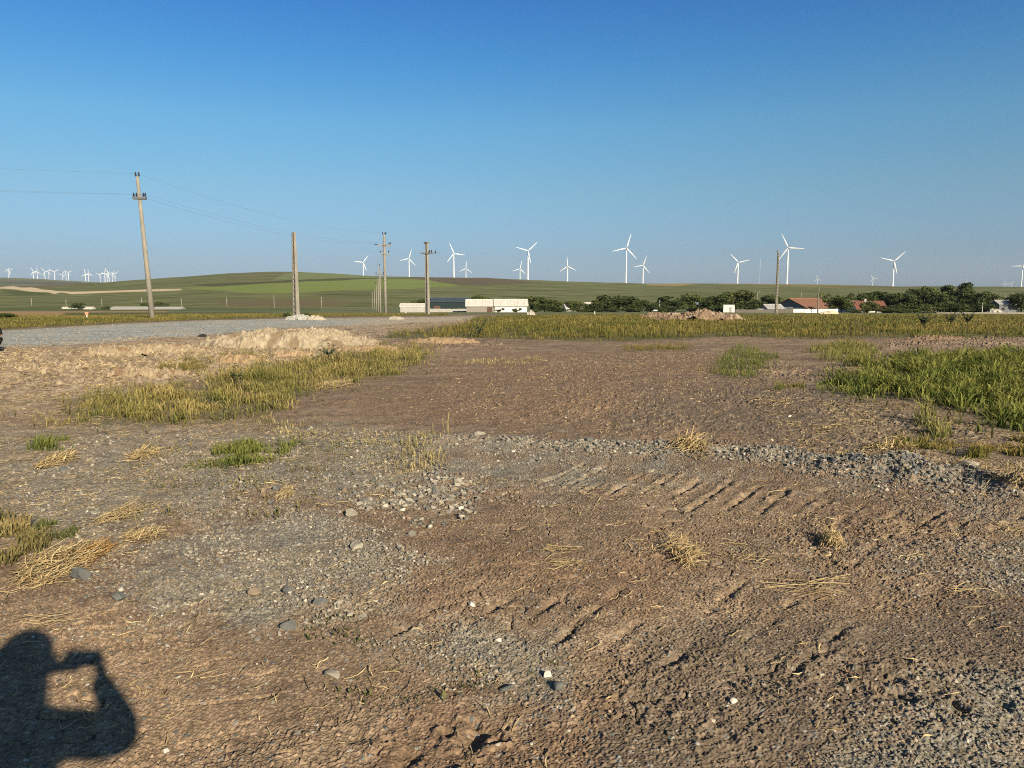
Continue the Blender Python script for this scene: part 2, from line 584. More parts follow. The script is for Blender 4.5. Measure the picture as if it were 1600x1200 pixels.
class MB:
    def __init__(s):
        s.v, s.f = [], []

    def add(s, vs, fs):
        o = len(s.v)
        s.v += [tuple(v) for v in vs]
        s.f += [tuple(i + o for i in f) for f in fs]
        return s

    def box(s, x0, x1, y0, y1, z0, z1):
        return s.add([(x0, y0, z0), (x1, y0, z0), (x1, y1, z0), (x0, y1, z0), (x0, y0, z1), (x1, y0, z1), (x1, y1, z1), (x0, y1, z1)],
                     [(3, 2, 1, 0), (4, 5, 6, 7), (0, 1, 5, 4), (1, 2, 6, 5), (2, 3, 7, 6), (3, 0, 4, 7)])

    def hexa(s, bot, top):
        return s.add(list(bot) + list(top), [(3, 2, 1, 0), (4, 5, 6, 7), (0, 1, 5, 4), (1, 2, 6, 5), (2, 3, 7, 6), (3, 0, 4, 7)])

    def tube(s, pts, rad, n=8, cap=True):
        pts = [Vector(p) for p in pts]
        if not hasattr(rad, '__len__'):
            rad = [rad] * len(pts)
        o = len(s.v)
        for i, p in enumerate(pts):
            d = (pts[min(i + 1, len(pts) - 1)] - pts[max(i - 1, 0)]).normalized()
            a = d.cross(Vector((0, 0, 1)))
            if a.length < 1e-3:
                a = d.cross(Vector((0, 1, 0)))
            a.normalize()
            b = d.cross(a)
            for k in range(n):
                t = 2 * math.pi * k / n
                s.v.append(tuple(p + (a * math.cos(t) + b * math.sin(t)) * rad[i]))
        for i in range(len(pts) - 1):
            for k in range(n):
                k2 = (k + 1) % n
                s.f.append((o + i * n + k, o + i * n + k2, o + (i + 1) * n + k2, o + (i + 1) * n + k))
        if cap:
            s.f.append(tuple(o + k for k in reversed(range(n))))
            s.f.append(tuple(o + (len(pts) - 1) * n + k for k in range(n)))
        return s

    def blob(s, c, rx, ry, rz, seg=10, ring=6):
        o = len(s.v)
        s.v.append((c[0], c[1], c[2] - rz))
        for i in range(1, ring):
            t = math.pi * i / ring - math.pi / 2
            for k in range(seg):
                a = 2 * math.pi * k / seg
                s.v.append((c[0] + rx * math.cos(t) * math.cos(a), c[1] + ry * math.cos(t) * math.sin(a), c[2] + rz * math.sin(t)))
        s.v.append((c[0], c[1], c[2] + rz))
        for k in range(seg):
            s.f.append((o, o + 1 + (k + 1) % seg, o + 1 + k))
        for i in range(ring - 2):
            for k in range(seg):
                a, b = o + 1 + i * seg, o + 1 + (i + 1) * seg
                s.f.append((a + k, a + (k + 1) % seg, b + (k + 1) % seg, b + k))
        l = o + 1 + (ring - 2) * seg
        for k in range(seg):
            s.f.append((l + k, l + (k + 1) % seg, l + seg))
        return s

    def mesh(s, name, smooth=False):
        me = bpy.data.meshes.new(name)
        me.from_pydata(s.v, [], s.f)
        me.update()
        if smooth:
            me.polygons.foreach_set("use_smooth", [True] * len(me.polygons))
        return me

    def build(s, name, m, parent=None, smooth=False, bevel=0.0):
        me = s.mesh(name, smooth)
        me.materials.append(m)
        o = bpy.data.objects.new(name, me)
        link(o, parent)
        if bevel:
            bv = o.modifiers.new("bevel", 'BEVEL')
            bv.width = bevel
            bv.segments = 2
        return o


def copy_tree(o, parent=None):
    c = o.copy()
    link(c)
    c.parent = parent
    for ch in list(o.children):
        copy_tree(ch, c)
    return c


# ------------------------------------------------------------------ the ground, the gravel road and the hills
def build_ground():
    rs = [0.0, 0.5, 1.0, 1.5, 1.9]
    r = 2.2
    while r < 9000:
        rs.append(r)
        r += min(5.6e-4 * r * r, 0.0095 * r)
    rs = np.array([0.02] + rs[1:])
    half = R(39)
    fine = np.arange(-half, half, R(0.064))
    coarse = np.concatenate([np.linspace(half, half + R(6), 16), np.linspace(half + R(7), 2 * np.pi - half - R(0.5), 90)])
    an = np.concatenate([fine, coarse])
    nr, na = len(rs), len(an)
    A, RR = np.meshgrid(an, rs)
    X, Y = (RR * np.sin(A)).ravel(), (RR * np.cos(A)).ravel()
    zb = hbase(X, Y)
    U, V = project(X, Y, zb)
    U = np.nan_to_num(U, nan=-999.0)
    V = np.nan_to_num(V, nan=3000.0)
    rad = RR.ravel()
    Z = hfull(X, Y, (U, V))
    # gentle folds on the hills
    k = rad > 600
    Z[k] += 1.6 * fbm(X[k] / 260, Y[k] / 260, 3, 201) * sst(600, 1100, rad[k])
    # ---- albedo
    n = len(X)
    C = np.empty((n, 3))
    near = rad < 150
    grit = np.zeros(n)

    def paint(mask, col, sel=None):
        mk = mask[:, None]
        if sel is None:
            C[:] = C * (1 - mk) + np.array(col) * mk
        else:
            C[sel] = C[sel] * (1 - mk) + np.array(col) * mk
    b1 = fbm(X / 2.3, Y / 2.3, 3, 301)
    b2 = np.zeros(n)
    b2[near] = fbm(X[near] / 0.5, Y[near] / 0.5, 3, 311)
    b3 = np.zeros(n)
    b3[near] = fbm(X[near] / 0.12, Y[near] / 0.12, 3, 321)
    C[:] = (0.235, 0.170, 0.112)
    Nn = near
    x, y, u, v, rr = X[Nn], Y[Nn], U[Nn], V[Nn], rad[Nn]
    p1, p2, p3 = b1[Nn], b2[Nn], b3[Nn]
    paint(sst(0.0, 0.7, p1 + 0.5 * p2) * 0.6, (0.325, 0.24, 0.16), Nn)
    paint(sst(0.1, 0.8, -p1 + 0.5 * p2) * 0.6, (0.175, 0.118, 0.082), Nn)
    px = np.clip(1400 / np.maximum(rr, 2), 6, 400)      # pixels of a metre, for edges of about the same real width
    wob = (p1 * 0.35 + p2 * 0.3 + 0.18 * p3)
    sk = fbm((x + .35 * y) / 3.2, (y - .2 * x) / .42, 3, 35)
    mf = sst(6, 9, rr) * (1 - sst(60, 90, rr))
    paint(mf * sst(.0, .5, -sk) * .65, (0.32, 0.228, 0.155), Nn)
    paint(mf * sst(.05, .5, sk) * .5, (0.165, 0.112, 0.073), Nn)
    for poly in REDSOIL:
        m = sst(-0.3, 0.4, sdpoly(u, v, poly, 90) / 45 + wob)
        paint(m * 0.8, (0.218, 0.146, 0.093), Nn)
    for poly in DARKSOIL:
        m = sst(-0.3, 0.5, sdpoly(u, v, poly, 90) / 60 + wob)
        paint(m * 0.75, (0.155, 0.122, 0.09), Nn)
    gm = np.zeros(len(u))
    for poly in GRAVEL:
        gm = np.maximum(gm, sst(-0.5, 0.9, sdpoly(u, v, poly, 120) / 60 + wob * 1.5 - .1))
    dw = np.full(len(u), 9.0)
    for i in range(len(_wr) - 1):
        dw = np.minimum(dw, segdist(x, y, *_wr[i], *_wr[i + 1])[0])
    gm = np.maximum(gm, np.exp(-(dw / 0.33) ** 2) * 1.0)
    m = sst(-.3, .5, sdpoly(u, v, [(-80, 905), (120, 925), (300, 985), (450, 1040), (400, 1130), (250, 1230), (-80, 1230)], 90) / 60 + wob)
    paint(m * .75, (0.30, 0.215, 0.138), Nn)
    paint(gm * 0.78, (0.238, 0.215, 0.165), Nn)
    paint(gm * sst(0.05, 0.6, p2) * 0.5, (0.22, 0.205, 0.165), Nn)
    paint(gm * sst(0.05, 0.5, -p2 + .5 * p3) * 0.45, (0.23, 0.16, 0.105), Nn)
    G = 0.10 + 0.55 * gm
    # straw-littered ground on the left and at the right edge
    for poly, s in (([(-100, 600), (330, 600), (420, 660), (300, 760), (180, 880), (-100, 900)], 0.35), ([(1250, 640), (1700, 660), (1700, 760), (1380, 720)], 0.3),
                    ([(-100, 545), (300, 530), (560, 510), (560, 560), (300, 600), (-100, 610)], 0.55)):
        m = sst(-0.2, 0.5, sdpoly(u, v, poly, 90) / 40 + wob)
        paint(m * s * (0.5 + 0.7 * sst(-0.2, 0.5, p3)), (0.40, 0.31, 0.19), Nn)
    m = sst(-0.4, 0.5, sdpoly(u, v, PALE, 40) / 9 + wob)
    paint(m * 0.85 * sst(-.55, .1, p2 + .4 * p3), (0.43, 0.335, 0.22), Nn)
    # green cast where the grass roots cover the soil
    for poly, s, ed in ((GRASS_NEAR, 0.6, 14), (GRASS_LUSH, 0.75, 12), (GRASS_FAR, 0.9, 6), (GRASS_LEFT, 0.9, 3)):
        m = sst(-0.4, 0.5, sdpoly(u, v, poly, 40) / ed + wob)
        paint(m * s, (0.12, 0.112, 0.045), Nn)
    m = sst(-0.3, 0.4, sdpoly(u, v, ROAD, 40) / 4 + 0.4 * wob)
    paint(m, (0.37, 0.38, 0.345), Nn)
    paint(m * sst(0.1, 0.5, fbm(x / 3, y / 1.2 + x * .12, 4, 331)) * 0.85, (0.45, 0.41, 0.33), Nn)
    paint(m * sst(0.1, 0.6, fbm(x / 4, y / 1.1 + x * .12, 4, 341)) * 0.75, (0.26, 0.27, 0.25), Nn)
    paint(m * sst(490, 640, u + 60 * p1) * .95, (0.46, 0.375, 0.26), Nn)
    ew = sst(-1, 4, sdpoly(u, v, ROAD, 40))
    paint(m * (1 - ew) * .7, (0.42, 0.36, 0.26), Nn)
    G = np.maximum(G * (1 - m), 0.4 * m)
    C[Nn] *= (1 + 0.26 * p3)[:, None]
    km = rr < 14
    i_ = np.where(Nn)[0][km]
    C[i_] *= (1 + .30 * pn(x[km] / .022, y[km] / .022, 351) + .22 * pn(x[km] / .011, y[km] / .011, 353))[:, None]
    grit[Nn] = G * (1 - sst(12, 60, rr)) + 0.3 * m
    # ---- fields and hills
    fz = sst(85, 150, rad)
    g0 = np.empty((n, 3))
    g0[:] = (0.150, 0.162, 0.076)
    far = rad > 80
    st = np.zeros(n)
    A1 = A.ravel()
    st[far] = fbm(A1[far] * 9, np.log(rad[far]) * 26, 4, 401)
    st2 = np.zeros(n)
    st2[far] = fbm(A1[far] * 26, np.log(rad[far]) * 90, 3, 411)
    g0 *= (1 + 0.34 * st + 0.26 * st2)[:, None]
    C[:] = C * (1 - fz[:, None]) + g0 * fz[:, None]

    def field(poly, col, soft=0.5, s=1.0, rmin=85, rmax=1e6):
        kk = (rad > rmin) & (rad < rmax) & (V < 520)
        uu, vv = U[kk], V[kk]
        # compare in a frame where a pixel of height counts as ten of width
        pl = [(a / 8.0, b) for a, b in poly]
        d = sdpoly(uu / 8.0, vv, pl, 6)
        m = sst(-soft, soft, d) * s * (1 + 0.12 * st2[kk])
        paint(np.clip(m, 0, 1), tuple(1.3 * q for q in col) if col[0] < .3 else col, kk)
    field([(-300, 481), (500, 481), (500, 486), (-300, 486)], (0.075, 0.088, 0.032), 0.8, 0.7)
    field([(-300, 486.5), (130, 486.3), (260, 486), (262, 489), (130, 492), (-300, 494)], (0.27, 0.175, 0.075), 0.6)
    field([(100, 488.5), (400, 487.5), (470, 490), (300, 492), (100, 494)], (0.085, 0.085, 0.030), 0.8)
    field([(330, 470), (380, 467), (450, 468), (560, 470), (520, 479), (360, 480)], (0.125, 0.10, 0.062), 1.5, 0.8)
    field([(230, 470), (620, 461), (620, 466), (300, 473)], (0.11, 0.105, 0.055), 1.2, 0.5)
    field([(340, 433), (400, 424), (470, 424), (480, 432), (430, 437), (360, 440)], (0.112, 0.102, 0.056), 1.4, 0.5)
    field([(425, 438), (445, 428), (480, 425), (540, 426), (580, 430), (640, 433), (700, 434.3), (600, 434.2), (520, 435), (470, 437)], (0.14, 0.165, 0.075), 0.5)
    field([(300, 445), (400, 440.5), (480, 437), (560, 434.8), (700, 434.6), (640, 435.3), (590, 436), (480, 439.5), (400, 443.3), (330, 447)], (0.062, 0.066, 0.034), 0.35, 0.9)
    field([(290, 449.5), (350, 446.8), (400, 443.5), (480, 440), (590, 436), (640, 435.5), (675, 438.5), (700, 442), (718, 446.6), (600, 452.2), (500, 456), (440, 458),
           (400, 457), (340, 453)], (0.15, 0.185, 0.058), 0.3)
    field([(610, 434), (690, 433), (780, 434), (845, 441), (815, 444.2), (760, 446), (717, 446.3), (690, 441), (650, 436)], (0.105, 0.085, 0.058), 0.5, .9)
    field([(770, 433), (960, 439), (960, 444), (860, 443), (800, 437)], (0.125, 0.14, 0.065), 0.6, 0.8)
    field([(1010, 444), (1060, 442.6), (1095, 444.4), (1060, 446.3), (1010, 445.6)], (0.33, 0.25, 0.10), 0.35)
    field([(1120, 442), (1330, 443.5), (1440, 447), (1440, 450), (1330, 450), (1220, 446), (1120, 445)], (0.20, 0.165, 0.075), 0.6, 0.8)
    field([(1240, 445.5), (1600, 448), (1600, 450.5), (1440, 451.5), (1330, 449)], (0.075, 0.085, 0.04), 0.5, 0.7)
    field([(0, 436), (200, 444), (200, 446), (0, 441)], (0.11, 0.095, 0.07), 0.4, 0.7, 2500)
    field([(-100, 438), (90, 441.5), (170, 442.5), (80, 444), (-100, 441.5)], (0.07, 0.075, 0.045), 0.3, 0.9, 2500)
    field([(-100, 443), (60, 445), (120, 445), (60, 449), (-100, 448)], (0.13, 0.095, 0.07), 0.5, 0.9, 640, 2500)
    field([(-60, 450), (3, 448), (20, 447.3), (45, 449.5), (75, 452.5), (110, 456.3), (180, 454.6), (235, 452.2), (283, 450.6), (283, 452), (235, 454.6), (170, 457), (112, 459),
           (96, 457.6), (85, 459.4), (70, 456.8), (50, 456), (28, 452.6), (5, 451.3), (-60, 453)], (0.62, 0.50, 0.33), 0.3)
    field([(0, 453), (30, 454), (60, 458), (90, 461), (20, 461)], (0.07, 0.085, 0.038), 0.7, 0.8)
    verts = np.stack([X, Y, Z], 1)
    # ---- faces, split so the road and the hills are sheets of their own with shared edges
    i0 = np.arange((nr - 1))[:, None] * na
    j0 = np.arange(na)[None, :]
    j1 = (j0 + 1) % na
    a = (i0 + j0).ravel()
    b = (i0 + j1).ravel()
    c = (i0 + na + j1).ravel()
    d = (i0 + na + j0).ravel()
    faces = np.stack([a, d, c, b], 1)
    fu, fv, fr = U[a], V[a], rad[a]
    isroad = inpoly(fu, fv + 1.5 * fbm(X[a] / 1.5, Y[a] / 1.5, 2, 421) * 18 / np.maximum(fr, 1), ROAD) & (fr < 150) & (fr > 8)
    ishill = fr > 640
    gm_ = ground_mat("soil")
    rm_ = ground_mat("crushed_stone", 9.0)
    fm_, ft, fb = mat("fields", 1.0, 0.0)
    at_ = ft.nodes.new("ShaderNodeAttribute")
    at_.attribute_name = "albedo"
    ft.links.new(at_.outputs["Color"], fb.inputs["Base Color"])
    for nm, sel, m_, lab, cat in (("ground", ~isroad & ~ishill, gm_, "brown bare earth and stony soil of the building plot", "ground"),
                                  ("gravel_road", isroad, rm_, "grey crushed stone road crossing behind the dirt mound", "road"),
                                  ("hills", ishill, fm_, "green rolling hills of crop fields below the turbines", "hills")):
        fs = faces[sel]
        used = np.zeros(n, bool)
        used[fs.ravel()] = True
        idx = np.cumsum(used) - 1
        me = np_mesh(nm, verts[used], idx[fs], {"albedo": C[used], "grit": grit[used]}, nm == "hills")
        me.materials.append(m_)
        o = bpy.data.objects.new(nm, me)
        link(o)
        tag(o, lab, cat, None, "structure")


build_ground()
# ------------------------------------------------------------------ materials of the things
M = {}
M["concrete"] = noise_mat("weathered_concrete", (0.20, 0.182, 0.15), (0.30, 0.275, 0.23), 3.0, 6, 0.9, 0.3, 30, stretch=(1, 1, 0.35))
M["concrete_grey"] = noise_mat("grey_concrete", (0.20, 0.175, 0.14), (0.29, 0.26, 0.21), 3.0, 6, 0.9, 0.3, 30, stretch=(1, 1, 0.35))
M["steel"] = noise_mat("dark_galvanised_steel", (0.07, 0.065, 0.06), (0.13, 0.115, 0.10), 12, 4, 0.6, spec=0.4)
M["insulator"] = noise_mat("brown_glazed_porcelain", (0.018, 0.014, 0.014), (0.035, 0.022, 0.02), 20, 3, 0.3, spec=0.5)
M["wire"] = noise_mat("aluminium_wire", (0.10, 0.11, 0.12), (0.16, 0.17, 0.18), 3, 2, 0.6)
M["white_paint"] = noise_mat("white_turbine_paint", (0.78, 0.78, 0.78), (0.84, 0.84, 0.83), 0.05, 3, 0.45, spec=0.4)
M["hub_grey"] = noise_mat("grey_hub_paint", (0.13, 0.135, 0.14), (0.20, 0.205, 0.21), 0.4, 3, 0.5)
M["mast_white"] = noise_mat("pale_mast_paint", (0.55, 0.58, 0.62), (0.70, 0.72, 0.75), 0.1, 2, 0.6)
M["whitewash"] = noise_mat("stained_whitewash", (0.55, 0.52, 0.46), (0.80, 0.78, 0.73), 0.7, 7, 0.9, 0.2, 10)
M["plank_dark"] = noise_mat("dark_weathered_boards", (0.09, 0.08, 0.065), (0.18, 0.16, 0.135), 5, 5, 0.9, 0.3, 20, stretch=(4, 4, 0.3))
M["plank_grey"] = noise_mat("weathered_boards", (0.17, 0.15, 0.125), (0.31, 0.28, 0.24), 5, 5, 0.9, 0.3, 20, stretch=(4, 4, 0.3))
M["white_roof"] = noise_mat("pale_asbestos_roof", (0.52, 0.48, 0.42), (0.68, 0.64, 0.57), 1.2, 7, 0.9, 0.3, 8)
M["green_clad"] = noise_mat("dark_green_cladding", (0.004, 0.015, 0.015), (0.008, 0.024, 0.023), 1.0, 4, 0.5, 0.2, 8, spec=0.3)
M["slate_roof"] = noise_mat("blue_grey_sheet_roof", (0.045, 0.065, 0.075), (0.075, 0.095, 0.105), 0.8, 5, 0.55, 0.2, 8, spec=0.3)
M["grey_block"] = noise_mat("grey_block_wall", (0.30, 0.29, 0.26), (0.42, 0.40, 0.36), 2.0, 6, 0.9, 0.2, 14)
M["tile_orange"] = noise_mat("orange_roof_tile", (0.20, 0.098, 0.062), (0.30, 0.165, 0.108), 2.0, 7, 0.85, 0.5, 16)
M["tile_brown"] = noise_mat("brown_roof_tile", (0.15, 0.062, 0.045), (0.23, 0.10, 0.07), 2.0, 7, 0.85, 0.5, 16)
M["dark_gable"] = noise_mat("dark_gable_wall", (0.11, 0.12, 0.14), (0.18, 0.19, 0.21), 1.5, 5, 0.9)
M["grey_roof"] = noise_mat("grey_fibre_roof", (0.30, 0.295, 0.285), (0.46, 0.45, 0.43), 1.5, 6, 0.9, 0.3, 10)
M["blue_sheet"] = noise_mat("blue_grey_roof_sheet", (0.16, 0.20, 0.26), (0.24, 0.28, 0.33), 1.0, 4, 0.5)
M["glass"] = noise_mat("dark_window_glass", (0.02, 0.025, 0.03), (0.04, 0.045, 0.05), 1, 2, 0.15, spec=0.5)
M["door_brown"] = noise_mat("brown_door_paint", (0.08, 0.045, 0.035), (0.12, 0.07, 0.05), 2, 4, 0.7)
M["bark"] = noise_mat("brown_bark", (0.06, 0.045, 0.033), (0.12, 0.09, 0.065), 6, 5, 0.95, 0.5, 20)
M["leaf"] = attr_mat("tree_leaves", "tint", 0.7, 0.22)
M["blade"] = attr_mat("grass_blades", "tint", 0.65, 0.30)
M["straw"] = attr_mat("dry_straw", "tint", 0.7, 0.15)
M["stone"] = attr_mat("loose_stones", "tint", 0.9)
M["thistle"] = attr_mat("thistle_leaves", "tint", 0.75, 0.2)
M["mound"] = attr_mat("dug_earth", "tint", 0.95)
M["orange"] = noise_mat("faded_orange_plate", (0.50, 0.20, 0.11), (0.62, 0.27, 0.15), 6, 3, 0.7)
M["board_black"] = noise_mat("black_board", (0.015, 0.015, 0.017), (0.03, 0.03, 0.033), 6, 3, 0.6)
M["skin"] = noise_mat("skin", (0.40, 0.24, 0.17), (0.47, 0.29, 0.21), 18, 4, 0.55, spec=0.35)
M["hair"] = noise_mat("brown_hair", (0.03, 0.02, 0.014), (0.06, 0.04, 0.028), 60, 4, 0.5)
M["cloth_black"] = noise_mat("black_cloth", (0.008, 0.008, 0.010), (0.018, 0.017, 0.02), 30, 5, 0.9, 0.3, 90)
M["shoe_black"] = noise_mat("black_shoe_leather", (0.010, 0.008, 0.012), (0.02, 0.016, 0.022), 10, 3, 0.4, spec=0.5)
M["cloth_blue"] = noise_mat("navy_jacket_cloth", (0.02, 0.028, 0.05), (0.035, 0.045, 0.075), 30, 5, 0.9, 0.3, 90)
M["phone"] = noise_mat("black_phone_case", (0.012, 0.012, 0.014), (0.02, 0.02, 0.022), 5, 2, 0.35, spec=0.5)


VS = 1.5                       # the village stands 1.5 times the listed distance away


def vat(u, dist):
    if 140 < dist < 245:
        dist *= VS
    return at(u, dist)


# ------------------------------------------------------------------ utility poles
def taper_poly(mb, z0, z1, r0, r1, n=12, lean=(0, 0)):
    mb.tube([(lean[0] * z0, lean[1] * z0, z0), (lean[0] * (z0 + z1) / 2, lean[1] * (z0 + z1) / 2, (z0 + z1) / 2), (lean[0] * z1, lean[1] * z1, z1)],
            [r0, (r0 + r1) / 2, r1], n)


def insulator(parent, loc, upright=True, rz=0.0, size=1.35):
    mb = MB()
    if upright:
        mb.tube([(0, 0, 0), (0, 0, .08)], 0.015, 6)
        for k in range(3):
            mb.tube([(0, 0, .07 + .07 * k), (0, 0, .10 + .07 * k), (0, 0, .14 + .07 * k)], [0.085 - .01 * k, 0.075 - .01 * k, 0.04], 10)
        mb.blob((0, 0, .31), .05, .05, .04, 8, 5)
    else:
        mb.tube([(0, 0, 0), (.6, 0, 0)], 0.018, 6)
        for k in range(3):
            mb.tube([(.16 + .1 * k, 0, 0), (.2 + .1 * k, 0, 0), (.235 + .1 * k, 0, 0)], [.04, .115, .05], 10)
    o = mb.build("insulator", M["insulator"], parent, True)
    o.location = loc
    o.rotation_euler = (0, 0, rz)
    o.scale = (size, size, size)
    return o


def ladder_shaft(h, wt, wb, dt, db, open_from=0.6, pitch=0.62):
    """concrete pole of two flat posts joined by rungs"""
    mb = MB()

    def W(z):
        return wb + (wt - wb) * z / h

    def D(z):
        return db + (dt - db) * z / h
    t = 0.26                                      # share of the width each post takes
    for s in (-1, 1):
        def ring(z):
            w_, d_ = W(z), D(z)
            x0, x1 = sorted((s * w_ / 2, s * w_ / 2 * (1 - 2 * t)))
            return [(x0, -d_ / 2, z), (x1, -d_ / 2, z), (x1, d_ / 2, z), (x0, d_ / 2, z)]
        mb.hexa(ring(-0.8), ring(h))
    z = -0.2
    top = h * open_from if open_from > 1e-6 else h
    k = 0
    while z < h - 0.3:
        z1 = min(z + pitch * 0.36, h)
        zz = z
        w0, w1 = W(zz) / 2 * (1 - 2 * t) - .001, W(z1) / 2 * (1 - 2 * t) - .001
        d0, d1 = D(zz) / 2 - .025, D(z1) / 2 - .025
        mb.hexa([(-w0, -d0, zz), (w0, -d0, zz), (w0, d0, zz), (-w0, d0, zz)], [(-w1, -d1, z1), (w1, -d1, z1), (w1, d1, z1), (-w1, d1, z1)])
        z += pitch
    zz, z1 = h - 0.55, h - 0.004
    w0, w1 = W(zz) / 2 * (1 - 2 * t) - .001, W(z1) / 2 * (1 - 2 * t) - .001
    d0, d1 = D(zz) / 2 - .02, D(z1) / 2 - .02
    mb.hexa([(-w0, -d0, zz), (w0, -d0, zz), (w0, d0, zz), (-w0, d0, zz)], [(-w1, -d1, z1), (w1, -d1, z1), (w1, d1, z1), (-w1, d1, z1)])
    return mb


POLES = "concrete utility poles"
WIRE_ENDS = {}


def pole_axis(u0, v0, u1, v1):
    """base point, height and lean for a pole seen from base pixel to top pixel"""
    x, y = hit(u0, v0)
    z = hb(x, y)
    dx, dy, dz = ray(u1, v1)
    t = y / dy
    return (x, y, z), (dx * t - x, 0.0, CAMH + dz * t - z)


# 1. leaning round pole
(b, d) = pole_axis(238, 497, 214.5, 276)
P1 = empty("utility_pole", b, 0, "leaning round concrete pole with black insulators beside the gravel road, carrying six wire ends", "utility pole", POLES)
mb = MB()
lean = (d[0] / d[2], 0)
taper_poly(mb, -1.0, d[2], 0.30, 0.15, 14, lean)
mb.build("shaft", M["concrete"], P1, True)
h1 = d[2]
za = h1 * (497 - 309) / (497 - 276)


def on1(z, dx=0, dy=0):
    return (lean[0] * z + dx, dy, z)


mb = MB()
mb.box(-.62, .62, -.26, -.18, za - .12, za + .06)
mb.box(-.62, .62, .18, .26, za - .12, za + .06)
mb.box(-.66, -.54, -.26, .26, za + .06, za + .09)
mb.box(.54, .66, -.26, .26, za + .06, za + .09)
o = mb.build("crossarm", M["steel"], P1)
o.location = (lean[0] * za, 0, 0)
o.rotation_euler = (0, 0, R(14))
mb = MB()
mb.box(-.2, .2, -.03, .03, h1 - .02, h1 + .04)
mb.tube([(0, 0, h1 - .5), (0, 0, h1 + .05)], .05, 6)
o = mb.build("top_bracket", M["steel"], P1)
o.location = (lean[0] * h1, 0, 0)
for dx in (-.16, .16):
    insulator(P1, on1(h1 + .0, dx, 0))
for dx in (-.58, -.3, .4, .6):
    insulator(P1, on1(za + .08, dx, 0.0))
P1b = Vector(b)
WIRE_ENDS["p1"] = [P1b + Vector(on1(h1 + .3, 0)), P1b + Vector(on1(za + .38, -.58)), P1b + Vector(on1(za + .38, .6))]

# 2. tall ladder pole by the gravel pile
(b, d) = pole_axis(463, 494, 459.5, 363)
P2 = empty("utility_pole", b, R(-38), "tan ladder-sided concrete pole without wires rising from the grey gravel pile", "utility pole", POLES)
ladder_shaft(d[2], 0.42, 0.78, 0.30, 0.46, 0, 0.64).build("shaft", M["concrete"], P2, bevel=0.012)

# 3. double arm pole
(b, d) = pole_axis(602.5, 490, 601.5, 367)
P3 = empty("utility_pole", b, R(10), "tall round concrete pole with two crossarms at the head of the receding pole row", "utility pole", POLES)
h3 = d[2]
mb = MB()
taper_poly(mb, -1.0, h3, 0.30, 0.2, 14)
mb.tube([(0, 0, h3 * .42), (0, 0, h3 * .435)], 0.30, 14)
mb.build("shaft", M["concrete"], P3, True)
za, zb_ = h3 * .872, h3 * .765
for z_, w_ in ((za, 1.2), (zb_, .85)):
    mb = MB()
    mb.hexa([(-w_, -.08, z_ - .06), (0, -.1, z_ - .3), (0, .1, z_ - .3), (-w_, .08, z_ - .06)], [(-w_, -.08, z_ + .09), (0, -.1, z_ + .0), (0, .1, z_ + .0), (-w_, .08, z_ + .09)])
    mb.hexa([(0.001, -.1, z_ - .3), (w_, -.08, z_ - .06), (w_, .08, z_ - .06), (0.001, .1, z_ - .3)], [(0.001, -.1, z_), (w_, -.08, z_ + .09), (w_, .08, z_ + .09), (0.001, .1, z_)])
    mb.box(-.3, .3, -.3, .3, z_ - .1, z_ + .02)
    mb.build("crossarm", M["concrete_grey"], P3)
    insulator(P3, (-w_ + .1, 0, z_ + .1), z_ == zb_, R(180))
    insulator(P3, (w_ - .1, 0, z_ + .1))
    if z_ == za:
        insulator(P3, (w_ - .35, 0, z_ + .06))
mb = MB()
mb.box(-.34, .34, -.04, .04, h3, h3 + .07)
mb.tube([(0, 0, h3 - .4), (0, 0, h3 + .02)], .06, 6)
mb.build("top_bracket", M["steel"], P3)
for dx in (-.3, .16, .32):
    insulator(P3, (dx, 0, h3 + .05))
P3b = Vector(b)
WIRE_ENDS["p3"] = [P3b + Vector((0, 0, h3 + .38)), P3b + Vector((-1.15, 0, za + .15)), P3b + Vector((1.1, 0, za + .42))]

# 4. receding row behind it
ROW = [(594, 190, "nearest"), (591, 262, "second"), (588, 335, "third"), (585, 410, "fourth"), (581.5, 490, "farthest")]
row_proto = None
prev_ends = None
for i, (u, dist, word) in enumerate(ROW):
    x, y = at(u, dist)
    z = hb(x, y)
    lab = "%s slim concrete pole of the line receding behind the double-arm pole" % word
    if row_proto is None:
        row_proto = q = empty("utility_pole", (x, y, z), R(6), lab, "utility pole", "receding line of poles")
        mb = MB()
        taper_poly(mb, -1, 11.3, .25, .15, 10)
        mb.build("shaft", M["concrete"], q, True)
        mb = MB()
        mb.box(-.95, .95, -.06, .06, 9.35, 9.5)
        mb.build("crossarm", M["steel"], q)
        for dx in (-.9, .9):
            insulator(q, (dx, 0, 9.5))
        mb = MB()
        mb.tube([(0, 0, 11.3), (0, 0, 11.55)], .08, 6)
        mb.build("top_bracket", M["steel"], q)
        insulator(q, (0, 0, 11.5))
    else:
        q = copy_tree(row_proto)
        q.location = (x, y, z)
        q["label"] = lab
    WIRE_ENDS["r%d" % i] = [Vector((x, y, z + 11.8)), Vector((x - .9, y, z + 9.8)), Vector((x + .9, y, z + 9.8))]

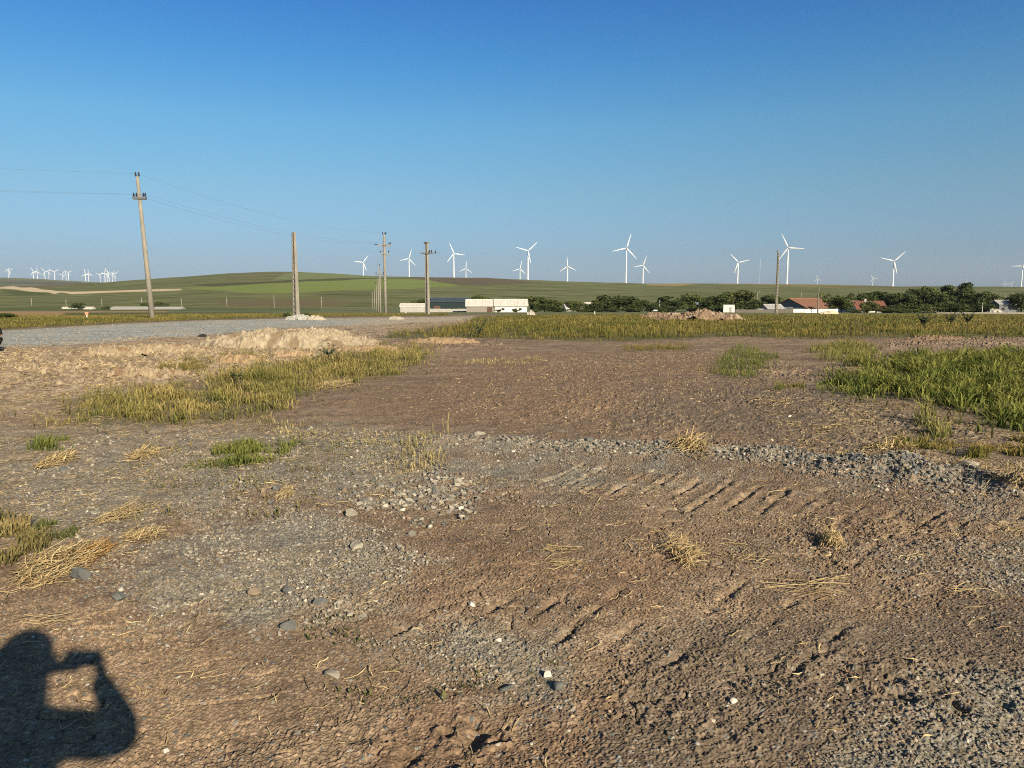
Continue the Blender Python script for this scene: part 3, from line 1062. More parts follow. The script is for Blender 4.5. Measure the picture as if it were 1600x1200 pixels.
# 5. ladder pole with cap and arm
(b, d) = pole_axis(668, 491.5, 664.5, 381)
P5 = empty("utility_pole", b, R(-42), "ladder-sided concrete pole with flat cap and one crossarm in front of the low grey shed", "utility pole", POLES)
h5 = d[2]
ladder_shaft(h5, 0.36, 0.66, 0.30, 0.42, 0, 0.58).build("shaft", M["concrete"], P5, bevel=0.012)
mb = MB()
mb.hexa([(-.2, -.2, h5), (.2, -.2, h5), (.2, .2, h5), (-.2, .2, h5)], [(-.34, -.3, h5 + .22), (.34, -.3, h5 + .22), (.34, .3, h5 + .22), (-.34, .3, h5 + .22)])
mb.build("cap", M["concrete_grey"], P5)
o = MB().box(-.85, .95, -.34, -.20, h5 - 1.42, h5 - 1.24).build("crossarm", M["steel"], P5)
o.rotation_euler = (0, 0, R(42))
for dx in (.4, .68, 1.25):
    a_ = R(42)
    insulator(P5, (dx * math.cos(a_) + .26 * math.sin(a_), dx * math.sin(a_) - .26 * math.cos(a_), h5 - 1.3 if dx < 1 else h5 - 1.4))
o = MB().tube([(.9, -.26, h5 - 1.32), (1.3, -.26, h5 - 1.36), (2.2, -.26, h5 - 1.1)], .02, 5).build("wire_stub", M["wire"], P5)
o.rotation_euler = (0, 0, R(42))

# 6. lone ladder pole before the village
(b, d) = pole_axis(1212.5, 489.7, 1215, 391)
P6 = empty("utility_pole", b, R(40), "grey ladder-sided concrete pole standing alone in front of the orange roofed house", "utility pole", POLES)
ladder_shaft(d[2], 0.38, 0.72, 0.28, 0.42, 0, 0.72).build("shaft", M["concrete_grey"], P6, bevel=0.012)

# small far poles
FARP = [(48.7, 465.3, "first"), (102.7, 467.5, "second"), (158.7, 467, "third"), (221, 464.8, "fourth"), (283, 465.3, "fifth"), (354, 464.8, "sixth"), (428, 461.5, "seventh"), (502, 464, "eighth")]
fp = None
for u, v, word in FARP:
    dist = 620.0
    x, y = at(u, dist)
    z = hb(x, y)
    lab = "%s tiny pale pole from the left along the far field line" % word
    if fp is None:
        fp = q = empty("utility_pole", (x, y, z), 0, lab, "utility pole", "tiny poles along the far field")
        mb = MB()
        taper_poly(mb, -.5, 8.0, .34, .22, 8)
        mb.build("shaft", M["concrete"], q, True)
        MB().box(-.7, .7, -.05, .05, 7.5, 7.62).build("crossarm", M["concrete"], q)
    else:
        q = copy_tree(fp)
        q.location = (x, y, z)
        q["label"] = lab
    q.scale = (1, 1, (CAMH + elev_at(u, v) * math.hypot(x, y) - z) / 8.0)

VP = [(1183, 230, 456.5, "slim village pole with a lamp above the dark trees left of the orange roofed house", "white"),
      (1251.7, 235, 456.5, "slim pole showing over the ridge of the orange roofed house", ""),
      (1283, 240, 460, "short pole top behind the right end of the orange roof", ""),
      (1537, 200, 459.5, "pale slim pole by the dark trees left of the grey house", ""),
      (1571, 235, 459, "white pole rising from the roof line of the grey house", "white"),
      (1582, 240, 456, "taller thin pole right of the grey house", "")]
for u, dist, v, lab, k_ in VP:
    x, y = vat(u, dist)
    z = hb(x, y)
    hh = CAMH + elev_at(u, v) * math.hypot(x, y) - z
    q = empty("utility_pole", (x, y, z), 0, lab, "utility pole", "slim poles in the village")
    mb = MB()
    taper_poly(mb, -.5, hh, .17, .12, 8)
    mb.build("shaft", M["concrete_grey"], q, True)
    if "lamp" in lab:
        MB().tube([(0, 0, hh - .1), (.3, 0, hh + .15), (.9, 0, hh + .1)], .05, 6).build("lamp_arm", M["steel"], q)
        MB().blob((1.0, 0, hh + .08), .3, .16, .1).build("lamp_head", M["whitewash"], q, True)
    else:
        MB().box(-.45, .45, -.04, .04, hh - .5, hh - .42).build("crossarm", M["steel"], q)
# lattice pole by the orange house
x, y = vat(1278.6, 165)
z = hb(x, y)
hh = CAMH + elev_at(1278.6, 450) * math.hypot(x, y) - z
q = empty("utility_pole", (x, y, z), R(35), "thin grey ladder pole in front of the orange roof's right half", "utility pole", "slim poles in the village")
ladder_shaft(hh, .3, .5, .2, .28, 0, .7).build("shaft", M["concrete_grey"], q)


# ------------------------------------------------------------------ wires
def wire(p, q, sag, label, r=0.0075):
    n = 22
    pts = []
    for i in range(n + 1):
        t = i / n
        a = p.lerp(q, t)
        a.z -= sag * 4 * t * (1 - t)
        pts.append(a)
    o = MB().tube([a - p for a in pts], r, 5).build("power_line", M["wire"], None, True)
    o.location = p
    tag(o, label, "power line", "overhead wires")
    return o


e1, e3 = WIRE_ENDS["p1"], WIRE_ENDS["p3"]
offs = Vector((-60, -25, 0))
for i, (p_, nm, vv) in enumerate(zip(e1, ("top", "left lower", "right lower"), (0.0, 0.0, 0.0))):
    q_ = p_ + offs + Vector((0, 0, (0.9, 0.5, 0.9)[i]))
    wire(p_, q_, .7, "%s thin wire running off the leaning pole past the left edge" % nm)
    wire(p_, e3[i], 1.3, "%s thin wire sagging from the leaning pole to the double-arm pole" % nm)
    wire(e3[i], WIRE_ENDS["r0"][i], 1.6, "%s wire dropping from the double-arm pole to the receding row" % nm)
    # the row's own wires
    for k in range(4):
        wire(WIRE_ENDS["r%d" % k][i], WIRE_ENDS["r%d" % (k + 1)][i], 1.2, "%s wire of span %s along the receding pole row" % (nm, ("one", "two", "three", "four")[k]), 0.012)


# ------------------------------------------------------------------ wind turbines
def blade_mesh():
    prof = [(0.0, 1.0, 1.0, 0.0), (0.05, 1.05, .95, 0.0), (0.2, 1.85, .5, .25), (0.45, 1.35, .32, .15), (0.75, .85, .2, .06), (0.95, .5, .11, 0.02), (1.0, .12, .05, 0)]
    mb = MB()
    n = 10
    for i, (t, c, th, off) in enumerate(prof):
        for k in range(n):
            a = 2 * math.pi * k / n
            mb.v.append((c * math.cos(a) * 1.15 + off, th * math.sin(a), 1.3 + t * 43.7))
    for i in range(len(prof) - 1):
        for k in range(n):
            k2 = (k + 1) % n
            mb.f.append((i * n + k, i * n + k2, (i + 1) * n + k2, (i + 1) * n + k))
    mb.f.append(tuple(reversed(range(n))))
    mb.f.append(tuple((len(prof) - 1) * n + k for k in range(n)))
    return mb


TURB = None


def turbine(u, v, blade_px, ang, label, group, yaw=0.0):
    global TURB
    dist = 45.0 * F / blade_px
    dx, dy, dz = ray(u, v)
    t = dist
    hub = Vector((dx * t, dy * t, CAMH + dz * t))
    az = math.atan2(hub.x, hub.y)
    back = 4.6
    fwd = Vector((math.sin(az), math.cos(az), 0))
    base = hub + fwd * back
    g = hb(base.x, base.y)
    H = hub.z - g
    if TURB is None:
        root = empty("wind_turbine", (0, 0, 0))
        mb = MB()
        mb.tube([(0, 0, -.03), (0, 0, .33), (0, 0, .66), (0, 0, .975)], [2.7, 2.35, 2.0, 1.6], 18)
        mb.build("tower", M["white_paint"], root, True)
        mb = MB()
        mb.hexa([(-1.8, -3.0, -2.0), (1.8, -3.0, -2.0), (1.5, 6.5, -1.4), (-1.5, 6.5, -1.4)], [(-1.8, -3.0, 2.0), (1.8, -3.0, 2.0), (1.5, 6.5, 1.9), (-1.5, 6.5, 1.9)])
        mb.build("nacelle", M["white_paint"], root, bevel=0.4)
        hubo = MB().tube([(0, -6.2, 0), (0, -5.6, 0), (0, -4.6, 0), (0, -3.05, 0)], [.3, 1.2, 1.75, 1.9], 14).build("hub", M["hub_grey"], root, True)
        bm_ = blade_mesh().mesh("blade", True)
        bm_.materials.append(M["white_paint"])
        for k in range(3):
            link(bpy.data.objects.new("blade", bm_), root)
        TURB = root
    else:
        root = copy_tree(TURB)
    root.location = (base.x, base.y, g)
    root.rotation_euler = (0, 0, -az + R(yaw))
    k = 0
    for ch in root.children:
        if ch.name.startswith("tower"):
            ch.scale = (1, 1, H)
        elif ch.name.startswith("blade"):
            ch.location = (0, -4.6, H)
            ch.rotation_euler = (0, R(ang + 120 * k), 0)
            k += 1
        else:
            ch.location = (0, 0, H)
    tag(root, label, "wind turbine", group)


BIG = [
    (567.3, 410, 14, 37, "wind turbine left of the double-arm pole, one blade pointing left"),
    (639, 404, 15, 17, "wind turbine between the double-arm pole and the capped ladder pole"),
    (709, 396, 17.6, -22, "tall wind turbine just right of the capped ladder pole"),
    (728, 419.5, 11.8, 5, "short wind turbine right beside a taller one above the green warehouse"),
    (825, 392, 19.8, 47, "tall wind turbine rising behind the right end of the white barn"),
    (812.5, 420, 13, 13, "small wind turbine close left of the tall one above the white barn"),
    (887, 416, 15.3, -4, "wind turbine standing alone with clear sky between the two turbine pairs"),
    (979, 387.5, 23, 17, "tallest wind turbine of the middle, over the big dark tree"),
    (1005, 414.5, 16, 20, "smaller wind turbine close right of the tall middle one"),
    (1153.4, 410, 18.4, -42, "wind turbine above the trees left of the thin met mast"),
    (1231.6, 387, 24.5, -25, "big wind turbine rising right beside the lone grey ladder pole"),
    (1277, 436, 7.2, -8, "tiny distant wind turbine over the right half of the orange roof"),
    (1364, 435.5, 7.6, -27, "tiny distant wind turbine above the brown roofed house"),
    (1397, 408, 21, 46, "large wind turbine over the dense trees right of the brown roof"),
    (1510.7, 441.5, 6.5, 0, "distant turbine mostly hidden behind the tallest dark treetop"),
    (1570, 443, 7.4, 0, "distant turbine sunk behind the ridge above the grey house"),
    (1579.5, 443.7, 6.0, 45, "distant blades beside a sunken turbine, one tip showing above the ridge"),
    (1598, 415.7, 16.5, -90, "wind turbine cut by the right edge of the photo"),
]
for u, v, bpx, ang, lab in BIG:
    turbine(u, v, bpx, ang, lab, "wind turbines along the ridge", random.uniform(-9, 9))
FARL = [(12.5, 423, 6.3, 20), (14.6, 422.6, 6.2, 58), (51.7, 424, 7.6, -28), (57.8, 424.5, 8.0, 5), (69.7, 424, 7.8, -40), (75.8, 424.7, 6.6, 25), (85, 424.7, 8.2, 55),
        (97.5, 428.5, 6.2, 30), (103, 428, 6.2, -20), (106.5, 425.8, 7.0, 58), (133.5, 427.7, 8.2, -10), (138, 427.3, 7.6, -2), (156, 429.2, 6.4, 50), (163.5, 426.7, 8.6, 14),
        (167.2, 428.5, 6.6, 40), (170, 428, 7.8, -25), (175, 428.5, 6.8, 33), (179.3, 428, 7.2, 52)]
ORD = ["first", "second", "third", "fourth", "fifth", "sixth", "seventh", "eighth", "ninth", "tenth", "eleventh", "twelfth", "thirteenth", "fourteenth", "fifteenth", "sixteenth", "seventeenth", "eighteenth"]
for i, (u, v, bpx, ang) in enumerate(FARL):
    turbine(u, v, bpx, ang, "%s from the left of the small distant turbines above the pale quarry" % ORD[i], "distant turbines beyond the quarry", random.uniform(-12, 12))

# met mast
x, y = at(1186, 2700)
z = hb(x, y)
hh = CAMH + elev_at(1186, 405) * math.hypot(x, y) - z
q = empty("met_mast", (x, y, z), 0, "very thin pale lattice mast on the ridge between two turbines", "mast")
mb = MB()
for k in range(3):
    a_ = k * 2.094
    mb.tube([(.75 * math.cos(a_), .75 * math.sin(a_), 0), (.55 * math.cos(a_), .55 * math.sin(a_), hh)], .12, 5)
nseg = 30
for j in range(nseg):
    for k in range(3):
        a1, a2 = k * 2.094, (k + 1) * 2.094
        mb.tube([(.7 * math.cos(a1), .7 * math.sin(a1), hh * j / nseg), (.7 * math.cos(a2), .7 * math.sin(a2), hh * (j + 1) / nseg)], .06, 4)
mb.build("lattice", M["mast_white"], q)


# ------------------------------------------------------------------ village buildings
def gable_house(name, u, dist, rz, L, W, eave, ridge, walls, roofm, label, cat="house", over=0.4, doors=(), windows=(), gablem=None, chimney=None, hip=False, zoff=0.0):
    """long side along local x, front faces local -y"""
    x, y = vat(u, dist)
    z = hb(x, y) + zoff
    if 140 < dist < 245:
        L, W, over = L * VS, W * VS, over * VS
        doors = [(a * VS, b_ * 1.2, min(c * 1.1, eave - .1)) for a, b_, c in doors]
        windows = [(a * VS, b_ * 1.05, c * 1.3, d * 1.2) for a, b_, c, d in windows]
    q = empty(name, (x, y, z), rz, label, cat)
    mb = MB()
    mb.box(-L / 2, L / 2, -W / 2, W / 2, -0.8, eave)
    mb.build("wall", walls, q)
    if not hip:
        mb = MB()
        for s in (-1, 1):
            xx = s * (L / 2 - .004)
            mb.add([(xx, -W / 2, eave), (xx, W / 2, eave), (xx, 0, ridge - .05), (xx - s * .2, -W / 2, eave), (xx - s * .2, W / 2, eave), (xx - s * .2, 0, ridge - .05)],
                   [(0, 1, 2), (5, 4, 3), (0, 3, 4, 1), (1, 4, 5, 2), (2, 5, 3, 0)])
        mb.build("gable", gablem or walls, q)
    mb = MB()
    e = over
    k = (ridge - eave) / (W / 2)
    ze = eave - e * k + .03
    hx = L / 2 + e
    rx = hx - (W / 2 if hip else 0)
    th = .14
    for s in (-1, 1):
        yy = s * (W / 2 + e)
        mb.hexa([(-hx, yy, ze), (hx, yy, ze), (rx, 0, ridge + .03), (-rx, 0, ridge + .03)], [(-hx, yy, ze + th), (hx, yy, ze + th), (rx, 0, ridge + th + .03), (-rx, 0, ridge + th + .03)])
        # sheet ridges so the roof is not one flat face
        n = int(L / .9)
        for i in range(n + 1):
            xa = -hx + 2 * hx * i / n
            xb = max(-rx, min(rx, xa))
            mb.tube([(xa, yy, ze + th + .01), (xb, s * .06, ridge + th + .04)], .05, 5)
    if hip:
        for s in (-1, 1):
            mb.add([(s * hx, -(W / 2 + e), ze + .02), (s * hx, W / 2 + e, ze + .02), (s * rx, 0, ridge + th + .02), (s * hx, -(W / 2 + e), ze + th), (s * hx, W / 2 + e, ze + th)],
                   [(3, 4, 2), (0, 1, 4, 3), (1, 2, 4), (0, 3, 2), (0, 2, 1)])
    mb.tube([(-rx, 0, ridge + th + .06), (rx, 0, ridge + th + .06)], .13, 8)
    rf = mb.build("roof", roofm, q)
    if chimney:
        MB().box(chimney - .35, chimney + .35, -.3, .3, ridge - .3, ridge + 1.0).build("chimney", M["grey_block"], rf)
    yf = -W / 2
    for (xc, w_, h_) in doors:
        MB().box(xc - w_ / 2, xc + w_ / 2, yf - .05, yf + .02, 0, h_).build("door", M["door_brown"], q)
    for (xc, zc, w_, h_) in windows:
        f_ = MB()
        f_.box(xc - w_ / 2 - .08, xc + w_ / 2 + .08, yf - .04, yf + .02, zc - h_ / 2 - .08, zc + h_ / 2 + .08)
        wo = f_.build("window", M["plank_grey"], q)
        MB().box(xc - w_ / 2, xc + w_ / 2, yf - .055, yf - .03, zc - h_ / 2, zc + h_ / 2).build("pane", M["glass"], wo)
    return q


gable_house("shed", 646, 152, R(4), 5.0, 3.0, 1.7, 2.3, M["grey_block"], M["white_roof"], "low grey shed with pale flat-pitched roof left of the green warehouse", "shed", .15, doors=())
gable_house("warehouse", 702, 172, R(3), 8.6, 6, 3.55, 4.55, M["green_clad"], M["slate_roof"], "dark green warehouse with blue-grey roof beside the white barn", "warehouse", .3, doors=((-2.6, 1.8, 1.9),))
q = gable_house("barn", 754, 155, R(2), 6.3, 5, 1.9, 3.6, M["plank_grey"], M["white_roof"], "grey boarded barn half with pale roof, joined to the green warehouse", "barn", .25, doors=((1.4, 1.3, 1.4),))
gable_house("barn", 798, 155, R(2), 6.3, 5, 1.95, 3.65, M["whitewash"], M["white_roof"], "whitewashed barn half with pale roof, beside the dark bushes", "barn", .25, windows=((-1.6, .9, .6, .45), (1.8, .9, .6, .45)))


def long_wall(name, u0, u1, dist, h, t, m, label, cat, dist2=None, posts=0):
    x0, y0 = vat(u0, dist)
    x1, y1 = vat(u1, dist2 or dist)
    z0 = min(hb(x0, y0), hb(x1, y1))
    L = math.hypot(x1 - x0, y1 - y0)
    h *= 1.3
    q = empty(name, (x0, y0, z0), math.atan2(y1 - y0, x1 - x0), label, cat)
    q["kind"] = "thing"
    mb = MB()
    n = max(4, int(L / 3))
    for i in range(n):
        a, b_ = L * i / n, L * (i + 1) / n - .01
        mb.box(a, b_, 0, t, -.6, h * random.uniform(.94, 1.03))
    mb.build("panel", m, q)
    mb = MB()
    for i in range(n + 1):
        mb.box(L * i / n - .07, L * i / n + .07, -.03, t + .03, -.6, h * 1.08)
    mb.build("posts" if False else "post_row", m, q)
    return q


long_wall("wall", 672, 731, 160, .82, .2, M["grey_block"], "low grey block wall along the foot of the green warehouse", "wall")
long_wall("garden_wall", 1236, 1258, 172, .9, .2, M["whitewash"], "short white garden wall before the orange roofed house's gable", "wall")
long_wall("garden_wall", 1258, 1310, 166, .95, .2, M["whitewash"], "long stained white garden wall under the orange roof's eave", "wall", 168)
long_wall("fence", 1150, 1212, 165, .8, .06, M["plank_dark"], "grey board fence between rubble heap and lone ladder pole", "fence")
long_wall("fence", 1213, 1240, 168, 1.0, .06, M["plank_dark"], "short weathered fence just right of the lone ladder pole", "fence")
long_wall("fence", 1465, 1640, 165, .42, .12, M["plank_grey"], "low pale wall line running behind the thistles at the right", "wall")
long_wall("fence", 1475, 1550, 185, 1.0, .06, M["plank_dark"], "brownish fence below the dense trees left of the grey house", "fence")

gable_house("house", 1257, 184, R(36), 11.5, 9.0, 1.7, 4.75, M["whitewash"], M["tile_orange"], "white village house with big orange tiled roof and dark gable", "house", .5,
            doors=((-1, .9, 1.8),), windows=((1.5, 1.2, .8, .8), (3.5, 1.2, .8, .8)), gablem=M["dark_gable"])
gable_house("shed", 1207, 172, R(8), 3.6, 3.4, 1.4, 2.5, M["grey_block"], M["grey_roof"], "small grey shed with pale fibre roof behind the lone ladder pole", "shed", .3, doors=((.6, .9, 1.3),))
gable_house("shed", 1229, 172, R(4), 2.4, 1.6, 1.2, 1.5, M["door_brown"], M["dark_gable"], "dark low lean-to between the grey shed and the white wall", "shed", .3)
gable_house("house", 1356, 190, R(0), 7.0, 5, 1.3, 3.9, M["whitewash"], M["tile_brown"], "village house with brown tiled roof among the right-hand trees", "house", .4, chimney=-1.0)
gable_house("house", 1328, 196, R(-10), 4.0, 4.5, 2.8, 4.0, M["whitewash"], M["grey_roof"], "narrow white house end showing left of the brown roof", "house", .2)
gable_house("house", 1571, 188, R(0), 4.9, 3.5, 3.3, 4.5, M["dark_gable"], M["grey_roof"], "grey house with pale grey roof at the right end of the trees", "house", .3, windows=((-1.5, 1.5, .9, .8), (1.2, 1.5, .9, .8)))
gable_house("house", 1093, 198, R(-5), 6.0, 5, 2.0, 3.2, M["grey_block"], M["blue_sheet"], "house with blue-grey sheet roof between the dark trees above the rubble", "house", .3, windows=((0, 1.2, .8, .7),))
gable_house("house", 892, 205, R(6), 3.4, 4, 1.5, 2.4, M["whitewash"], M["white_roof"], "small white house among low bushes right of the white barn", "house", .2)
gable_house("house", 914, 225, R(-8), 3.0, 4, 2.4, 3.4, M["grey_block"], M["white_roof"], "pale roof peeping over the low bushes left of the big dark tree", "house", .2)
gable_house("house", 1160, 205, R(4), 3.2, 4, 1.6, 2.6, M["grey_block"], M["grey_roof"], "grey roof behind the small white box building", "house", .2)


def flat_box(name, u, dist, rz, L, W, H, m, label, cat, doorx=None):
    x, y = vat(u, dist)
    L, W, H = L * VS, W * VS, H * 1.15
    q = empty(name, (x, y, hb(x, y)), rz, label, cat)
    MB().box(-L / 2, L / 2, -W / 2, W / 2, -.6, H).build("wall", m, q, bevel=.03)
    MB().box(-L / 2 - .12, L / 2 + .12, -W / 2 - .12, W / 2 + .12, H, H + .1).build("roof", M["grey_roof"], q)
    if doorx is not None:
        MB().box(doorx - .4, doorx + .4, -W / 2 - .04, -W / 2 + .02, 0, min(1.9, H - .2)).build("door", M["grey_block"], q)
    return q


flat_box("cabin", 1139, 172, R(-12), 2.4, 2.4, 2.15, M["whitewash"], "small white flat-roofed cabin behind the rubble heap", "cabin", .5)
flat_box("cabin", 1188, 170, R(0), 1.2, 1.0, 1.0, M["whitewash"], "tiny pale box by the grey board fence left of the ladder pole", "cabin")
# low farm roofs far left
for (u, d_, L, W_, ea, ri, wm, rm, lab) in ((207, 560, 28, 9, .7, 1.7, M["grey_block"], M["grey_roof"], "long low farm shed with pale roof in the far field behind the leaning pole"),
                                          (264, 565, 20, 8, .6, 1.5, M["grey_block"], M["grey_roof"], "low pale farm roof right of the leaning pole in the far field"),
                                          (137, 570, 8, 5, .6, 1.4, M["whitewash"], M["white_roof"], "small white farm roof right of the round dark bush"),
                                          (108, 575, 9, 5, .5, 1.1, M["whitewash"], M["white_roof"], "small white farm roof left of the round dark bush")):
    gable_house("farm_shed", u, d_, R(2), L, W_, ea, ri, wm, rm, lab, "shed", .3)
# ------------------------------------------------------------------ trees
def leaf_cloud(centers, n, size, tints, seed, flat=0.0):
    """many small leaf clumps spread round the given (x, y, z, rx, ry, rz) lobes"""
    g = np.random.default_rng(seed)
    cs = np.array(centers, float)
    wgt = cs[:, 3] * cs[:, 4] * cs[:, 5]
    wgt = wgt ** 0.8
    idx = g.choice(len(cs), n, p=wgt / wgt.sum())
    d = g.normal(size=(n, 3))
    d /= np.linalg.norm(d, axis=1)[:, None]
    rad = g.uniform(0.35, 1.08, n) ** 0.6
    P = cs[idx, :3] + d * rad[:, None] * cs[idx, 3:6]
    nrm = d + g.normal(size=(n, 3)) * 0.75
    nrm /= np.linalg.norm(nrm, axis=1)[:, None]
    a = np.cross(nrm, g.normal(size=(n, 3)))
    a /= np.linalg.norm(a, axis=1)[:, None]
    b = np.cross(nrm, a)
    s = size * g.uniform(.55, 1.35, n)
    ang0 = g.uniform(0, 6.28, n)
    vs = []
    k = 6
    for j in range(k):
        an = ang0 + j * 2 * np.pi / k
        rr = s * g.uniform(.45, 1.1, n)
        vs.append(P + a * (np.cos(an) * rr)[:, None] + b * (np.sin(an) * rr * .75)[:, None] + nrm * (g.normal(size=n) * .12 * s)[:, None])
    V = np.stack(vs, 1).reshape(-1, 3)
    f0 = np.arange(n)[:, None] * k
    Fc = np.concatenate([f0 + np.array([[0, 1, 2, 3]]), f0 + np.array([[0, 3, 4, 5]])], 0)
    t1, t2 = np.array(tints[0]), np.array(tints[1])
    lobe = g.uniform(0, 1, len(cs))[idx]
    m = np.clip(0.6 * lobe + 0.4 * g.uniform(0, 1, n), 0, 1)[:, None]
    T = np.repeat((t1 * (1 - m) + t2 * m), k, 0)
    return V, Fc, T


DARK = ((0.034, 0.052, 0.017), (0.090, 0.112, 0.037))
MID = ((0.052, 0.074, 0.021), (0.13, 0.152, 0.048))
LIGHT = ((0.075, 0.095, 0.026), (0.15, 0.165, 0.052))


def make_crown(kind, tints, seed):
    g = random.Random(seed)
    cs = []
    if kind == "round":
        for i in range(15):
            a = g.uniform(0, 6.28)
            q = g.uniform(.1, .62)
            z = g.uniform(.28, .84)
            k = 1 - abs(z - .5) * .7
            cs.append((q * math.cos(a) * k * .8, q * math.sin(a) * k * .8, z, g.uniform(.16, .27), g.uniform(.16, .27), g.uniform(.11, .19)))
    elif kind == "tall":
        for i in range(13):
            a = g.uniform(0, 6.28)
            z = .2 + .72 * i / 12
            q = g.uniform(.05, .34) * (1.1 - z * .6)
            cs.append((q * math.cos(a), q * math.sin(a), z, g.uniform(.13, .24), g.uniform(.13, .24), g.uniform(.08, .14)))
    else:   # low spreading
        for i in range(14):
            a = g.uniform(0, 6.28)
            q = g.uniform(.1, .8)
            z = g.uniform(.2, .72) * (1 - .3 * q)
            cs.append((q * math.cos(a) * .75, q * math.sin(a) * .75, z, g.uniform(.16, .26), g.uniform(.16, .26), g.uniform(.14, .24)))
    V, Fc, T = leaf_cloud(cs, 1700, .050, tints, seed)
    lo, hi = np.percentile(V, 1.5, 0), np.percentile(V, 98.5, 0)
    sc = np.array((1 / (hi[0] - lo[0]), 1 / (hi[1] - lo[1]), .97 / hi[2]))
    V = V * sc
    cs = [(c[0] * sc[0], c[1] * sc[1], c[2] * sc[2]) for c in cs]
    me = np_mesh("crown", V, Fc, {"tint": T}, False)
    me.materials.append(M["leaf"])
    mb = MB()
    mb.tube([(0, 0, -.08), (.01, 0, .2), (-.01, .01, .45), (.02, 0, .66)], [.045, .035, .024, .01], 7)
    for c in cs[:7]:
        mb.tube([(0, 0, .22 + .25 * g.random()), (c[0] * .5, c[1] * .5, c[2] * .6 + .12), (c[0] * .9, c[1] * .9, c[2])], [.018, .012, .005], 5)
    tm = mb.mesh("trunk", True)
    tm.materials.append(M["bark"])
    return me, tm


CROWNS = {}
for ki, kind in enumerate(("round", "tall", "low")):
    for ti, (tn, tints) in enumerate((("dark", DARK), ("mid", MID), ("light", LIGHT))):
        CROWNS[kind, tn] = [make_crown(kind, tints, 100 + ki * 10 + ti + 40 * r_) for r_ in range(3 if kind == "round" and tn != "light" else 2)]


def tree(u, vtop, wpx, dist, kind, tint, label, group, name="tree", base=None):
    x, y = vat(u, dist)
    dist = y
    z = hb(x, y)
    h = CAMH + elev_at(u, vtop) * math.hypot(x, y) - z
    wid = wpx / F * dist
    me, tm = random.choice(CROWNS[kind, tint])
    q = empty(name, (x, y, z), random.uniform(0, 6.28), label, "bush" if name == "bush" else "tree", group)
    wf = .80
    for nm, m_ in (("crown", me), ("trunk", tm)):
        o = bpy.data.objects.new(nm, m_)
        link(o, q)
        o.scale = (wid / wf, wid / wf, h)
    return q


